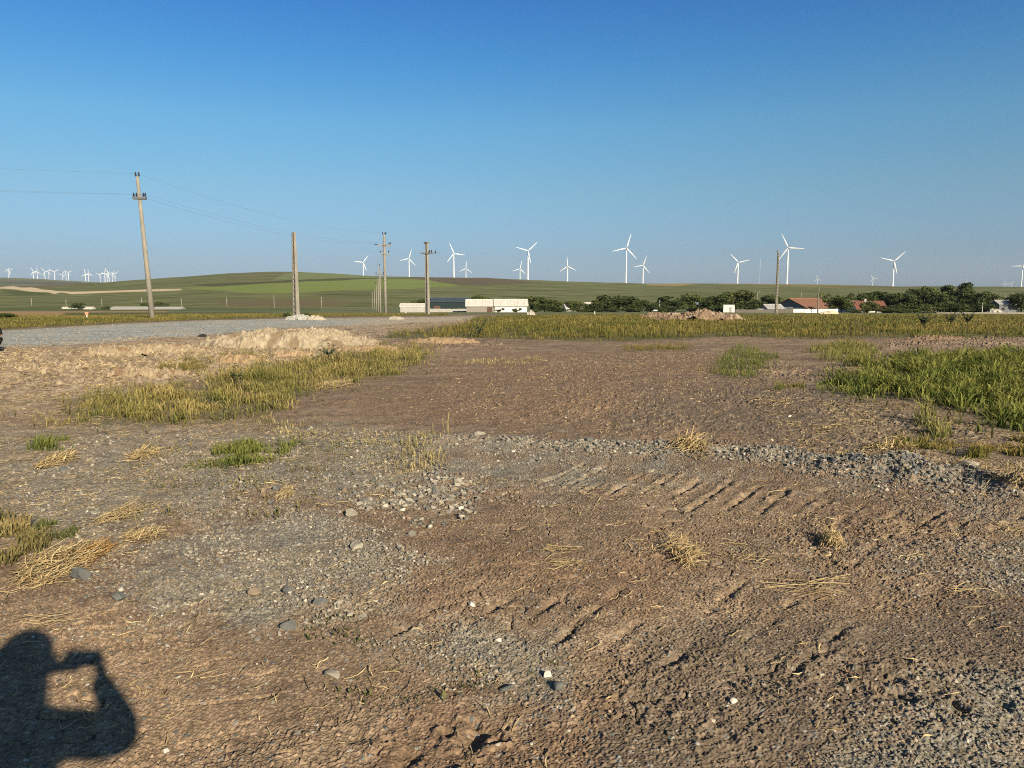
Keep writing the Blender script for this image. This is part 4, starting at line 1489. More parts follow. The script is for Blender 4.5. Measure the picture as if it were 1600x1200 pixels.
TREES = [
    # between barn and rubble
    (658, 468, 18, 176, "round", "mid", "rounded green tree showing behind the capped ladder pole"),
    (681, 465, 20, 186, "round", "dark", "dark tree top above the left end of the green warehouse"),
    (744, 461.5, 18, 176, "round", "mid", "green tree behind the joint of warehouse and barn"),
    (760, 465, 13, 176, "tall", "light", "light green slim tree above the grey barn half"),
    (791, 466.5, 16, 180, "low", "mid", "low tree top over the middle of the pale barn roof"),
    (809, 467.5, 17, 182, "low", "dark", "low dark tree top over the right end of the barn roof"),
    (838, 463.5, 33, 165, "round", "mid", "broad green tree touching the right end of the white barn"),
    (864, 468, 22, 163, "round", "mid", "smaller green tree right of the broad tree by the barn"),
    (851, 474, 24, 158, "low", "dark", "dark bushy tree in front between the two trees by the barn"),
    (896, 471, 22, 190, "round", "light", "pale green tree behind the small white house"),
    (932, 469, 15, 195, "tall", "light", "slim pale tree left of the big dark tree"),
    (918, 475, 30, 178, "low", "dark", "low dark tree in front of the peeping pale roof"),
    (948, 473, 26, 176, "low", "dark", "dark low tree leaning against the big tree's left side"),
    (966, 462, 46, 178, "round", "dark", "biggest dark round tree of the middle tree line"),
    (999, 468, 24, 180, "round", "dark", "dark round tree right of the biggest middle tree"),
    (1017, 474, 26, 178, "low", "dark", "low dark tree left of the board with white marks"),
    (1038, 463, 20, 188, "tall", "dark", "upright dark tree above the board with white marks"),
    (1056, 469, 24, 182, "round", "dark", "dark tree between the upright tree and the light round one"),
    (1078, 460, 30, 188, "round", "mid", "tall rounded green tree left of the blue-grey roof"),
    (1103, 465, 18, 190, "round", "mid", "green tree just right of the blue-grey roof"),
    (1119, 461.5, 30, 188, "round", "dark", "dense dark tree behind the white cabin's left side"),
    (1134, 457.5, 16, 196, "tall", "mid", "slim tree top rising straight above the white cabin"),
    (1157, 455, 38, 192, "round", "mid", "tallest broad tree of the middle, right of the white cabin"),
    (1178, 470, 24, 182, "round", "dark", "dark tree below the slim village lamp pole"),
    (1190, 472, 22, 176, "low", "dark", "low dark tree left of the lone ladder pole"),
    (1203, 461, 28, 188, "round", "dark", "dark tree right behind the lone ladder pole"),
    (1218, 468, 14, 215, "low", "dark", "low tree top left of the orange roof's ridge"),
    (1292, 459.5, 34, 205, "low", "mid", "wide tree top behind the right end of the orange roof"),
    (1316, 464.5, 33, 172, "round", "mid", "round green tree at the right end of the white garden wall"),
    (1334, 460.5, 26, 205, "low", "dark", "low dark tree above the narrow white house end"),
    (1352, 458.5, 28, 205, "low", "mid", "tree top behind the chimney of the brown roof"),
    (1371, 456, 28, 208, "tall", "mid", "thin open tree above the right half of the brown roof"),
    (1357, 471, 22, 176, "low", "mid", "small green tree in front of the brown roofed house"),
    (1397, 459, 30, 198, "round", "dark", "dark tree just right of the brown roofed house"),
    (1413, 459.5, 28, 194, "round", "dark", "second dark tree right of the brown roofed house"),
    (1429, 454, 32, 198, "round", "dark", "tall dark tree third along from the brown roofed house"),
    (1450, 449, 40, 200, "round", "mid", "large tree forming the left hump of the dense grove"),
    (1445, 475, 26, 170, "low", "mid", "small bushy tree in front of the dense grove"),
    (1466, 456, 26, 192, "round", "dark", "dark tree filling the grove right of its left hump"),
    (1478, 446.5, 20, 202, "tall", "dark", "upright tree of the grove with a small pointed top"),
    (1495, 452, 34, 196, "round", "dark", "broad dark tree left of the grove's tallest top"),
    (1510, 442.5, 21, 200, "tall", "dark", "grove's tallest dark treetop, covering a distant turbine"),
    (1523, 456, 30, 194, "round", "dark", "dark tree right of the grove's tallest top"),
    (1543, 459, 30, 198, "round", "mid", "tree at the right end of the grove by the pale pole"),
    (1558, 464, 20, 202, "low", "dark", "low tree over the left end of the grey house"),
    (1597, 458.5, 32, 186, "round", "dark", "dark tree right of the grey house at the photo's edge"),
    (1405, 476, 34, 180, "low", "dark", "low dark bushy tree under the trees right of the brown roof"),
    (1500, 474, 44, 178, "low", "dark", "low dark growth under the middle of the grove"),
    (1470, 474, 34, 180, "low", "dark", "low dark growth under the left half of the grove"),
    (1530, 476, 36, 182, "low", "dark", "low dark growth under the right half of the grove"),
    (984, 477, 38, 170, "low", "dark", "low dark shrubs at the foot of the biggest middle tree"),
    (1044, 478, 40, 172, "low", "dark", "low dark shrubs behind the board with white marks"),
    (1112, 478, 40, 178, "low", "dark", "low dark shrubs between blue-grey roof and white cabin"),
    (1163, 477, 34, 180, "low", "dark", "low dark shrubs right of the white cabin"),
]
for u, v, wpx, dist, kind, tint, lab in TREES:
    tree(u, v, wpx, dist, kind, tint, lab, "trees of the village")
BUSHES = [(122.5, 473.5, 16, 560, "round", "dark", "round dark bush between two tiny white farm roofs"),
          (165, 478, 9, 565, "low", "dark", "small dark bush left of the long low farm shed"),
          (247, 472, 22, 575, "low", "dark", "dark bush right of the leaning pole above the farm roof"),
          (226, 473, 9, 580, "low", "dark", "little dark bush left of the leaning pole's foot"),
          (873, 480, 30, 158, "low", "dark", "low hedge bush right of the small tree by the barn"),
          (905, 481, 34, 162, "low", "mid", "low bush in front of the small white house"),
          (940, 481, 36, 162, "low", "dark", "low dark bush left of the white post"),
          (1370, 481, 30, 168, "low", "mid", "low bush before the right end of the brown roofed house"),
          (1335, 483, 18, 165, "low", "dark", "small dark bush below the narrow white house end"),
          (1395, 482, 22, 166, "low", "mid", "low bush right of the brown roofed house's foot"),
          (1430, 483, 20, 162, "low", "light", "pale low bush left of the red topped debris heap"),
          (778, 483.5, 8, 148, "low", "dark", "small dark bush at the left foot of the whitewashed barn"),
          (806, 482, 9, 148, "low", "dark", "dark bush at the middle of the whitewashed barn's foot"),
          (449, 488, 9, 84, "low", "dark", "dark weedy bush left of the ladder pole by the gravel pile"),
          (478, 488.5, 11, 84, "low", "mid", "green weedy bush right of the ladder pole by the gravel pile"),
          (8, 489.5, 26, 80, "low", "mid", "grey-green bush at the left edge beyond the road")]
for u, v, wpx, dist, kind, tint, lab in BUSHES:
    tree(u, v, wpx, dist, kind, tint, lab, "low bushes", "bush")


# ------------------------------------------------------------------ heaps
def heap(name, u, v, wpx, hpx, label, cat, c1, c2, depth=0.6, lump=0.25, seed=1, res=110, rough=1.0, rz=0.0, c3=None, peak=0.5, zlift=0.0):
    """a loose heap whose front foot is at pixel row v"""
    x0, y0 = hit(u, v)
    dist = y0
    wid = wpx / F * dist
    hgt = hpx / F * dist
    dep = wid * depth
    yc = y0 + dep * .5
    g = np.linspace(-1, 1, res)
    A, B = np.meshgrid(g, g)
    xs, ys = A * wid / 2, B * dep / 2
    cr_, sr_ = math.cos(rz), math.sin(rz)
    Xw, Yw = x0 + xs * cr_ - ys * sr_, yc + xs * sr_ + ys * cr_
    s = seed * 13.7
    e = fbm(xs / (wid * .16) + s, ys / (wid * .16), 3, 501)
    rr = np.sqrt((A * 1.0) ** 2 + B ** 2) * (1 + .26 * e)
    prof = np.clip(1 - rr, 0, 1) ** 0.7
    prof *= 1 + .5 * fbm(xs / (wid * .2) + s, ys / (wid * .2) + s, 2, 511)
    pk = np.exp(-((A - (peak * 2 - 1)) / .85) ** 2)
    prof = np.minimum(prof, .58 + .2 * e)
    z = prof * (0.6 + .4 * pk)
    z = z / max(z.max(), 1e-6) * hgt
    n1 = fbm(xs / lump + s, ys / lump, 4, 521, .62)
    z += rough * lump * .30 * n1 * np.clip(prof * 3, 0, 1)
    z += rough * lump * .5 * np.clip(pn(xs / (lump * .5), ys / (lump * .5), 531) - .15, 0, 1) * np.clip(prof * 3, 0, 1)
    gz = hbase(Xw, Yw) - 0.1 + .1 * np.clip((1.05 - np.hypot(A, B)) / .2, 0, 1) * 1.2
    Z = gz + np.maximum(z, 0) + zlift
    m = np.clip(.5 + .6 * fbm(xs / (lump * .8), ys / (lump * .8) + s, 3, 541), 0, 1)[..., None]
    Cc = np.array(c1) * (1 - m) + np.array(c2) * m
    if c3 is not None:
        m3 = sst(.15, .5, fbm(xs / (wid * .1), ys / (wid * .1) + s, 2, 551))[..., None]
        Cc = Cc * (1 - m3) + np.array(c3) * m3
    V = np.stack([Xw - x0, Yw - yc, Z - hb(x0, yc)], -1).reshape(-1, 3)
    i = np.arange(res - 1)
    a = (i[:, None] * res + i[None, :]).ravel()
    Fc = np.stack([a, a + 1, a + res + 1, a + res], 1)
    me = np_mesh(name, V, Fc, {"tint": Cc.reshape(-1, 3)}, True)
    me.materials.append(M["mound"])
    o = bpy.data.objects.new(name, me)
    link(o)
    o.location = (x0, yc, hb(x0, yc))
    return tag(o, label, cat)


heap("dirt_mound", 430, 545, 300, 29, "wide straw-coloured dirt mound in front of the gravel road", "dirt pile", (0.25, 0.20, 0.135), (0.39, 0.325, 0.225), .5, .17, 3, 300, 1.15, R(6), (0.21, 0.155, 0.10), .55)
heap("dirt_mound", 205, 556, 250, 12, "long low straw-flecked dirt bank left of the wide mound", "dirt pile", (0.23, 0.175, 0.115), (0.38, 0.305, 0.195), .4, .16, 5, 260, 1.4, R(10), (0.22, 0.145, 0.085))
heap("dirt_mound", 215, 592, 170, 10, "low clod bank in front of the long low dirt bank", "dirt pile", (0.22, 0.165, 0.105), (0.36, 0.285, 0.18), .35, .14, 6, 220, 1.4, R(4), (0.2, 0.13, 0.08))
heap("dirt_mound", 372, 566, 90, 9, "small brown clod bank at the wide mound's front foot", "dirt pile", (0.22, 0.15, 0.09), (0.36, 0.26, 0.15), .35, .13, 7, 120, 1.3, 0, (0.18, 0.12, 0.075))
heap("dirt_mound", 455, 559, 80, 9, "brown clod bank below the wide mound's right half", "dirt pile", (0.24, 0.165, 0.10), (0.40, 0.29, 0.175), .35, .13, 17, 120, 1.3, 0)
heap("dirt_mound", 570, 551, 130, 9, "brown clod bank right of the wide mound", "dirt pile", (0.21, 0.145, 0.09), (0.34, 0.25, 0.15), .35, .13, 8, 130, 1.3, R(5))
heap("dirt_mound", 690, 536, 120, 6, "low clod ridge in front of the field grass corner", "dirt pile", (0.2, 0.135, 0.085), (0.32, 0.23, 0.14), .3, .13, 9, 120, 1.2, 0)
heap("dirt_mound", 1470, 531, 100, 4.5, "dark clod ridge along the grass edge below the thistles", "dirt pile", (0.13, 0.09, 0.06), (0.25, 0.175, 0.11), .3, .13, 10, 140, 1.4, 0)
heap("rubble_heap", 1095, 501, 150, 17, "long brown rubble heap in the field before the village trees", "rubble heap", (0.15, 0.10, 0.068), (0.27, 0.195, 0.13), .35, .30, 11, 220, 1.3, 0, (0.33, 0.26, 0.19), .6)
heap("rubble_heap", 1026, 497, 52, 9, "small brown rubble heap left of the long rubble heap", "rubble heap", (0.16, 0.11, 0.072), (0.25, 0.18, 0.125), .4, .3, 12, 120)
heap("gravel_pile", 465, 500, 46, 9, "little grey gravel pile at the foot of the ladder pole", "gravel pile", (0.26, 0.26, 0.24), (0.40, 0.38, 0.34), .6, .18, 13, 110)
heap("gravel_pile", 490, 500, 34, 7, "pale lumpy gravel pile right of the ladder pole's pile", "gravel pile", (0.30, 0.26, 0.20), (0.43, 0.38, 0.30), .6, .12, 14, 90)
heap("gravel_pile", 617, 499, 30, 4.5, "flat pale gravel pile on the road below the double-arm pole", "gravel pile", (0.27, 0.25, 0.20), (0.38, 0.34, 0.28), .6, .12, 15, 90)
heap("rock_heap", 829, 492.5, 16, 6.5, "small pale rock heap in the grass right of the white barn", "rock heap", (0.32, 0.29, 0.25), (0.48, 0.44, 0.38), .7, .4, 16, 60)
heap("debris_heap", 1459, 489, 32, 9, "red topped debris heap behind the thistles", "debris heap", (0.36, 0.32, 0.25), (0.44, 0.38, 0.29), .6, .6, 18, 80, 1, 0, (0.36, 0.12, 0.07))
heap("rock_heap", 1558, 490, 24, 8, "pale grey rock heap right of the thistles", "rock heap", (0.40, 0.37, 0.31), (0.52, 0.48, 0.40), .6, .6, 19, 80)
heap("debris_heap", 1318, 487.5, 26, 5, "white debris strip at the foot of the round tree", "debris heap", (0.5, 0.46, 0.4), (0.62, 0.58, 0.5), .5, .5, 20, 60)
heap("debris_heap", 1300, 491, 34, 5.5, "pale sand heap against the white garden wall's right end", "sand heap", (0.48, 0.41, 0.30), (0.6, 0.52, 0.4), .5, .5, 21, 70)
heap("debris_heap", 1388, 487, 40, 4, "grey debris strip in front of the brown roofed house", "debris heap", (0.28, 0.25, 0.22), (0.45, 0.41, 0.36), .4, .5, 22, 70)

# marker, board, posts
x, y = hit(136, 496.5)
q = empty("marker_post", (x, y, hb(x, y)), R(10), "small orange topped white marker post in the grass beyond the road", "marker post")
MB().box(-.05, .05, -.04, .04, -.1, .42).build("post", M["whitewash"], q)
mb = MB()
mb.hexa([(-.12, -.05, .3), (.12, -.05, .3), (.12, .05, .3), (-.12, .05, .3)], [(-.2, -.05, .62), (.2, -.05, .62), (.2, .05, .62), (-.2, .05, .62)])
mb.build("plate", M["orange"], q)
x, y = vat(1024.5, 150)
q = empty("sign_board", (x, y, hb(x, y)), R(3), "small black board with three white round marks before the dark trees", "sign")
for dx in (-.4, .4):
    MB().box(dx - .03, dx + .03, 0, .06, -.2, .6).build("post", M["steel"], q)
MB().box(-.62, .62, -.04, 0, .32, .86).build("panel", M["board_black"], q)
for dx in (-.4, 0, .4):
    mb = MB()
    n = 16
    for k in range(n):
        a_, b_ = 2 * math.pi * k / n, 2 * math.pi * (k + 1) / n
        def pt(r_, t, yy):
            return (dx + r_ * math.cos(t), yy, .6 + r_ * math.sin(t))
        mb.hexa([pt(.07, a_, -.07), pt(.19, a_, -.07), pt(.19, b_, -.07), pt(.07, b_, -.07)], [pt(.07, a_, -.042), pt(.19, a_, -.042), pt(.19, b_, -.042), pt(.07, b_, -.042)])
    mb.build("ring_mark", M["white_paint"], q)
for u, v, hpx, lab in ((929, 491.5, 5, "short white post in the grass before the dark bushes"), (1031, 477, 8, "thin white post above the board with white marks"),
                       (634, 490.5, 5, "little white post in the grass left of the low grey shed"), (1536, 480, 7, "white lower post by the pale slim pole left of the grey house")):
    if v > 485:
        x, y = hit(u, v)
    else:
        x, y = vat(u, 172)
    z = hb(x, y)
    hh = CAMH + elev_at(u, v - hpx) * math.hypot(x, y) - z
    q = empty("marker_post", (x, y, z), R(8), lab, "marker post")
    mb = MB()
    mb.tube([(0, 0, -.2), (0, 0, hh * .95), (0, 0, hh)], [.09, .085, .05], 8)
    mb.build("post", M["whitewash"], q)
    MB().tube([(0, 0, hh * .7), (0, 0, hh * .82)], .095, 8).build("band", M["steel"], q)


# ------------------------------------------------------------------ grass
def blades(name, pts, h, wid, base_c, tip_c, label, cat, lean=.5, seed=1, heads=0.0, hvar=.6, var=.3, bend=.5, cscale=1.1):
    g = np.random.default_rng(seed)
    n = len(pts)
    x, y = pts[:, 0], pts[:, 1]
    z = hfull(x, y)
    H = h * g.uniform(1 - hvar, 1 + hvar, n) * np.clip(.8 + .8 * fbm(x / .7, y / .7, 2, 605 + seed), .25, 1.5)
    a = g.uniform(0, 2 * np.pi, n)
    l = H * lean * np.abs(g.normal(0, 1, n)) + .02 * H
    dx, dy = np.cos(a), np.sin(a)
    wa = g.uniform(0, 2 * np.pi, n)
    wx, wy = np.cos(wa), np.sin(wa)
    W = (wid if not np.isscalar(wid) else np.full(n, wid)) * g.uniform(.6, 1.4, n)
    B = np.stack([x, y, z - .01], 1)
    side = np.stack([wx, wy, np.zeros(n)], 1) * W[:, None]
    m1 = B + np.stack([dx * l * .2, dy * l * .2, H * .42], 1)
    m2 = B + np.stack([dx * l * .55, dy * l * .55, H * .78], 1)
    tp = B + np.stack([dx * l * (1 + bend * .3), dy * l * (1 + bend * .3), H * (1.0 - bend * .12)], 1)
    hd = (g.uniform(size=n) < heads)
    w2 = np.where(hd, 1.5, .72)[:, None]
    V = np.stack([B - side, B + side, m1 - side * .9, m1 + side * .9, m2 - side * w2, m2 + side * w2, tp], 1)
    f = np.arange(n)[:, None] * 7
    Fq = np.concatenate([f + np.array([[0, 1, 3]]), f + np.array([[0, 3, 2]]), f + np.array([[2, 3, 5]]), f + np.array([[2, 5, 4]]), f + np.array([[4, 5, 6]])], 0)
    cl = np.clip(.5 + .9 * fbm(x / cscale, y / cscale, 3, 601 + seed), 0, 1)
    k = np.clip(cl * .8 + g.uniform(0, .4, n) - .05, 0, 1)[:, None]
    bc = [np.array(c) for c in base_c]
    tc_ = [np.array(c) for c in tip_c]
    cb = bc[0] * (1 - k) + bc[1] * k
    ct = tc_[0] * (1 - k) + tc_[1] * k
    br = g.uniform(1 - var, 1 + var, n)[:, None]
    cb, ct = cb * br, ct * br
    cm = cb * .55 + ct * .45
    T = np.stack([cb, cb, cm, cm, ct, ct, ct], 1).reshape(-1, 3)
    me = np_mesh(name, V.reshape(-1, 3), Fq, {"tint": T}, False)
    me.materials.append(M["blade"])
    o = bpy.data.objects.new(name, me)
    link(o)
    return tag(o, label, cat, None, "stuff")


def scatter(poly, n, seed, edge=0.0, clump=0.0, maxr=400, cs=1.2, falloff=None):
    """n points spread evenly over the real area of a pixel outline laid on the ground"""
    g = np.random.default_rng(seed)
    wp = wpoly(poly)
    xs = [p[0] for p in wp]
    ys = [p[1] for p in wp]
    out = []
    got = 0
    for _ in range(60):
        m = max(4 * n, 2000)
        x = g.uniform(min(xs), max(xs), m)
        y = g.uniform(min(ys), max(ys), m)
        xe, ye = x, y
        if edge:
            xe = x + edge * fbm(x / .8, y / .8, 2, 611)
            ye = y + 2.5 * edge * fbm(x / .8, y / .8, 2, 617)
        if edge:
            e2 = edge * 3.0
            k = sdpoly(xe, ye, wp, 50) / e2 > g.uniform(0, 1, m) ** 2 - .05
        else:
            k = inpoly(xe, ye, wp)
        if clump:
            k &= (fbm(x / cs, y / cs, 3, 621 + seed) + .35) * 1.2 > clump * g.uniform(0, 1, m)
        if falloff:
            k &= g.uniform(size=m) < np.clip(falloff / np.hypot(x, y), 0, 1) ** 1.6
        out.append(np.stack([x[k], y[k]], 1))
        got += k.sum()
        if got >= n:
            break
    return np.concatenate(out)[:n]


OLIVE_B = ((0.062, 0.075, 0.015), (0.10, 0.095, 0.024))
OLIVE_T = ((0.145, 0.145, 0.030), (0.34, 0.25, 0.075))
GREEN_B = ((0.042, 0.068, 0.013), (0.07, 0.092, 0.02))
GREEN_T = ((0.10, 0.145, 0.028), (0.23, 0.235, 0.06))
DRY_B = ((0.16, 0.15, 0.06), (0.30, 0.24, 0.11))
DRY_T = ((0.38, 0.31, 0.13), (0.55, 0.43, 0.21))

P_ = np.concatenate([scatter(GRASS_NEAR, 14000, 1, .6, 1.25, cs=.6), scatter([(60, 668), (80, 618), (300, 588), (420, 556), (600, 535), (700, 540), (690, 570), (520, 625), (470, 660), (300, 682)], 2600, 71, .3, 1.0, cs=.5)])
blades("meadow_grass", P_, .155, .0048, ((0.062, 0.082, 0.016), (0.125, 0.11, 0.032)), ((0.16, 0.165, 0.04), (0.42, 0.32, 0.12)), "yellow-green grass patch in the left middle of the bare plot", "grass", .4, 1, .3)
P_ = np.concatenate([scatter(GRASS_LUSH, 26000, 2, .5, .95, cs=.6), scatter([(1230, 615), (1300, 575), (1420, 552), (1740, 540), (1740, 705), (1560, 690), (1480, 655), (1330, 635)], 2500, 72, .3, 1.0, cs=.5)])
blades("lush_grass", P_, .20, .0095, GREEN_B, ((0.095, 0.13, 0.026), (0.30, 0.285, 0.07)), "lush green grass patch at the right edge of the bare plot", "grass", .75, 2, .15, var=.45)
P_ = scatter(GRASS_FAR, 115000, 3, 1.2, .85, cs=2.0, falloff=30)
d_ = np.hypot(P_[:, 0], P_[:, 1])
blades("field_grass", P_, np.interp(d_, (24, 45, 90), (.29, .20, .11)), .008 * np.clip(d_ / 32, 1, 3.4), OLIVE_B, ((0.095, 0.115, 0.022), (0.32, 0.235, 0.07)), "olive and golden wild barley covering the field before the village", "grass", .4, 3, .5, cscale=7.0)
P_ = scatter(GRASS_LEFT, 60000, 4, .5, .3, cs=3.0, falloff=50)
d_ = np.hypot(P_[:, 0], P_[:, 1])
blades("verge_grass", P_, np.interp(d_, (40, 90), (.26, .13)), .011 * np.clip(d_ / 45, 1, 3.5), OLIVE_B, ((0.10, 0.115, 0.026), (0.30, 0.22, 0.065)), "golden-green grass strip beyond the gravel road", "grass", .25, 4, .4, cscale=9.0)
SMALL = [
    ([(290, 735), (330, 708), (400, 695), (475, 702), (425, 722), (330, 740)], 1500, .12, GREEN_B, GREEN_T, "low green grass tuft in the stony ground left of centre", .8),
    ([(1265, 548), (1330, 533), (1375, 545), (1362, 572), (1290, 570)], 3500, .26, GREEN_B, ((0.17, 0.19, 0.045), (0.38, 0.31, 0.10)), "small green grass patch behind the lush one", .5),
    ([(1100, 592), (1125, 560), (1160, 538), (1215, 560), (1185, 592)], 2600, .2, GREEN_B, GREEN_T, "thin green grass clumps in the middle right of the plot", .8),
    ([(960, 542), (1080, 538), (1085, 549), (975, 550)], 1400, .16, OLIVE_B, OLIVE_T, "short olive grass strip at the centre of the plot's far edge", .8),
    ([(235, 582), (300, 560), (335, 572), (310, 588)], 900, .2, OLIVE_B, OLIVE_T, "small olive grass clump left of the tall dark weed", .6),
    ([(330, 562), (400, 552), (410, 560), (340, 566)], 500, .2, DRY_B, OLIVE_T, "dry grass at the mound's front foot", .5),
    ([(-40, 905), (-20, 815), (40, 806), (66, 830), (50, 868), (22, 890)], 800, .10, ((0.06, 0.065, 0.02), (0.10, 0.09, 0.03)), ((0.16, 0.14, 0.05), (0.36, 0.28, 0.12)), "brown-green grass stalks at the left edge", .3),
    ([(60, 850), (55, 825), (120, 812), (120, 838)], 330, .10, ((0.04, 0.055, 0.016), (0.07, 0.08, 0.03)), ((0.09, 0.11, 0.035), (0.16, 0.16, 0.06)), "dark short weeds beside the straw at the left edge", .4),
    ([(620, 736), (640, 676), (690, 670), (720, 700), (690, 736)], 190, .2, DRY_B, DRY_T, "thin dry stalks standing in the gravel near the centre", .6),
    ([(1425, 684), (1435, 655), (1465, 650), (1475, 684)], 420, .27, GREEN_B, ((0.2, 0.21, 0.06), (0.4, 0.33, 0.13)), "yellow-green tuft below the lush grass patch", .3),
    ([(1500, 722), (1530, 698), (1640, 690), (1640, 722)], 1500, .15, GREEN_B, OLIVE_T, "short green grass along the stone ridge at the right", .7),
    ([(1380, 708), (1420, 688), (1500, 690), (1490, 712)], 700, .11, GREEN_B, OLIVE_T, "sparse short weeds above the stone ridge", .9),
    ([(700, 570), (740, 560), (850, 562), (840, 572)], 500, .13, DRY_B, DRY_T, "dry thin grass on the brown soil in the middle", .8),
    ([(60, 705), (75, 688), (110, 690), (105, 712)], 260, .13, GREEN_B, GREEN_T, "little green weeds in the stony ground at far left", .3),
    ([(1200, 612), (1215, 596), (1260, 600), (1250, 616)], 350, .16, GREEN_B, OLIVE_T, "two small green tufts left of the lush patch", .7),
    ([(450, 1010), (430, 950), (560, 950), (590, 1020)], 110, .032, ((0.05, 0.06, 0.02), (0.08, 0.085, 0.03)), ((0.09, 0.10, 0.035), (0.15, 0.14, 0.05)), "tiny dark weed sprouts among the foreground stones", .8),
    ([(470, 1060), (540, 1040), (860, 1000), (900, 1060), (620, 1100)], 90, .03, ((0.05, 0.06, 0.02), (0.08, 0.085, 0.03)), ((0.09, 0.10, 0.035), (0.15, 0.14, 0.05)), "tiny weed sprouts in the foreground soil", .9),
    ([(150, 730), (200, 700), (560, 690), (520, 800), (250, 830)], 900, .07, ((0.05, 0.065, 0.02), (0.09, 0.09, 0.03)), ((0.12, 0.13, 0.045), (0.3, 0.25, 0.1)), "sparse short weeds across the stony left ground", 1.05),
    ([(640, 640), (900, 560), (1250, 560), (1400, 690), (1000, 690)], 900, .06, DRY_B, DRY_T, "scattered short dry blades on the brown soil", 1.0),
    ([(380, 655), (560, 660), (700, 690), (640, 740), (400, 690)], 900, .08, DRY_B, ((0.25, 0.24, 0.09), (0.5, 0.4, 0.19)), "scattered dry blades in the gravel below the grass patch", .9),
]
for i, (poly, n, h, b_, t_, lab, cl) in enumerate(SMALL):
    cy_ = hit(*poly[0])[1]
    P_ = scatter(poly, n, 30 + i, .12 if cy_ < 12 else .3, cl, cs=.3)
    blades("grass_patch", P_, h * .72, .0042, b_, t_, lab, "grass", .4, 30 + i, .2)


# ------------------------------------------------------------------ straw
def ribbons(rng, n, cx, cy, rx, ry, top, lmin, lmax, w, dirs=None, flat=.25):
    """bent straws lying in a heap: returns verts, faces, tint relative to (cx, cy)"""
    a = rng.uniform(0, 2 * np.pi, n)
    q = np.sqrt(rng.uniform(0, 1, n))
    stray = rng.uniform(0, 1, n) < .22
    q = np.where(stray, q * rng.uniform(1, 2.0, n), q)
    x, y = cx + rx * q * np.cos(a), cy + ry * q * np.sin(a)
    L = rng.uniform(lmin, lmax, n)
    th = rng.uniform(0, np.pi, n) if dirs is None else rng.normal(dirs, .6, n)
    bend = rng.normal(0, .5, n)
    lift = np.where(stray, .004, rng.uniform(0, 1, n) * top * np.clip(1 - q * .8, 0, 1))
    tilt = np.where(stray, 0, rng.normal(0, flat, n) * .6)
    k = 5
    P = []
    for i in range(k):
        t = (i / (k - 1) - .5)
        ang = th + bend * t
        xx = x + np.cos(ang) * L * t
        yy = y + np.sin(ang) * L * t
        P.append((xx, yy, lift + np.abs(tilt) * L * (t + .5) * .5 + .006 + .012 * rng.uniform(0, 1, n)))
    gz = [hfull(p[0], p[1]) for p in P]
    gmid = np.maximum.reduce(gz)
    verts = np.empty((n, k, 2, 3))
    for i in range(k):
        xx, yy, zz = P[i]
        z = np.maximum(gz[i], gmid - .02) + zz
        ang = th + np.pi / 2
        ww = w * (0.8 if i in (0, k - 1) else 1)
        tw = rng.uniform(.3, 1)
        verts[:, i, 0] = np.stack([xx - np.cos(ang) * ww, yy - np.sin(ang) * ww, z], 1)
        verts[:, i, 1] = np.stack([xx + np.cos(ang) * ww, yy + np.sin(ang) * ww, z + ww * .8], 1)
    f0 = np.arange(n)[:, None] * (2 * k)
    fs = np.concatenate([f0 + np.array([[2 * i, 2 * i + 1, 2 * i + 3, 2 * i + 2]]) for i in range(k - 1)], 0)
    m = rng.uniform(0, 1, n)[:, None]
    col = (np.array((0.40, 0.28, 0.12)) * (1 - m) + np.array((0.70, 0.55, 0.30)) * m) * rng.uniform(.5, 1.15, n)[:, None]
    T = np.repeat(col, 2 * k, 0)
    return verts.reshape(-1, 3), fs, T


STRAW = [
    (98, 886, 128, 62, 240, .07, .10, .32, "largest straw heap, golden and tangled, left above the shadow"),
    (145, 868, 62, 26, 110, .06, .08, .22, "orange tinted straw wad on the back of the largest straw heap"),
    (225, 712, 50, 14, 90, .05, .10, .28, "golden straw wisp left of the low green tuft"),
    (90, 722, 46, 18, 90, .05, .10, .3, "straw wisp in the stony ground at the far left"),
    (188, 806, 60, 28, 75, .04, .10, .3, "loose straw spread above the largest straw heap"),
    (228, 838, 70, 14, 60, .03, .10, .3, "thin straw strip right of the largest straw heap"),
    (1078, 706, 68, 14, 110, .05, .2, .5, "pale straw bunch lying on the stone ridge near the centre"),
    (1068, 866, 88, 38, 75, .05, .10, .34, "straw bunch with loose ends in the bare soil right of centre"),
    (1298, 846, 46, 22, 120, .08, .06, .16, "compact dry straw tuft with a dark shadow at the right"),
    (1268, 916, 96, 22, 13, .03, .3, .55, "few long looped straws lying on the soil at the right"),
    (1500, 916, 60, 10, 7, .02, .15, .35, "few short straws near the right edge of the soil"),
    (872, 868, 70, 14, 16, .02, .1, .3, "thin crossing straws in the soil at the centre"),
    (885, 888, 26, 6, 12, .02, .15, .3, "few bent straws just below the crossing centre straws"),
    (1580, 764, 60, 22, 80, .05, .12, .34, "straw wad on the stone ridge at the right edge"),
    (1510, 735, 80, 14, 60, .04, .12, .3, "straw strip on the stone ridge left of the edge wad"),
    (1390, 700, 110, 8, 70, .03, .12, .3, "flat straw strip above the dark stone ridge"),
    (1355, 583, 70, 12, 110, .05, .15, .4, "pale straw litter left of the lush grass patch"),
    (520, 603, 90, 12, 120, .04, .15, .4, "straw litter along the lower right edge of the yellow grass"),
    (75, 980, 60, 20, 8, .02, .15, .3, "few grey straws lying inside the photographer's shadow"),
    (1575, 820, 60, 12, 14, .03, .1, .3, "short straws on the gravel at the right edge"),
    (445, 772, 34, 16, 50, .05, .06, .2, "small golden wisp between the foreground rocks"),
    (1165, 868, 60, 40, 14, .02, .08, .2, "scattered short straws between the two straw bunches"),
]
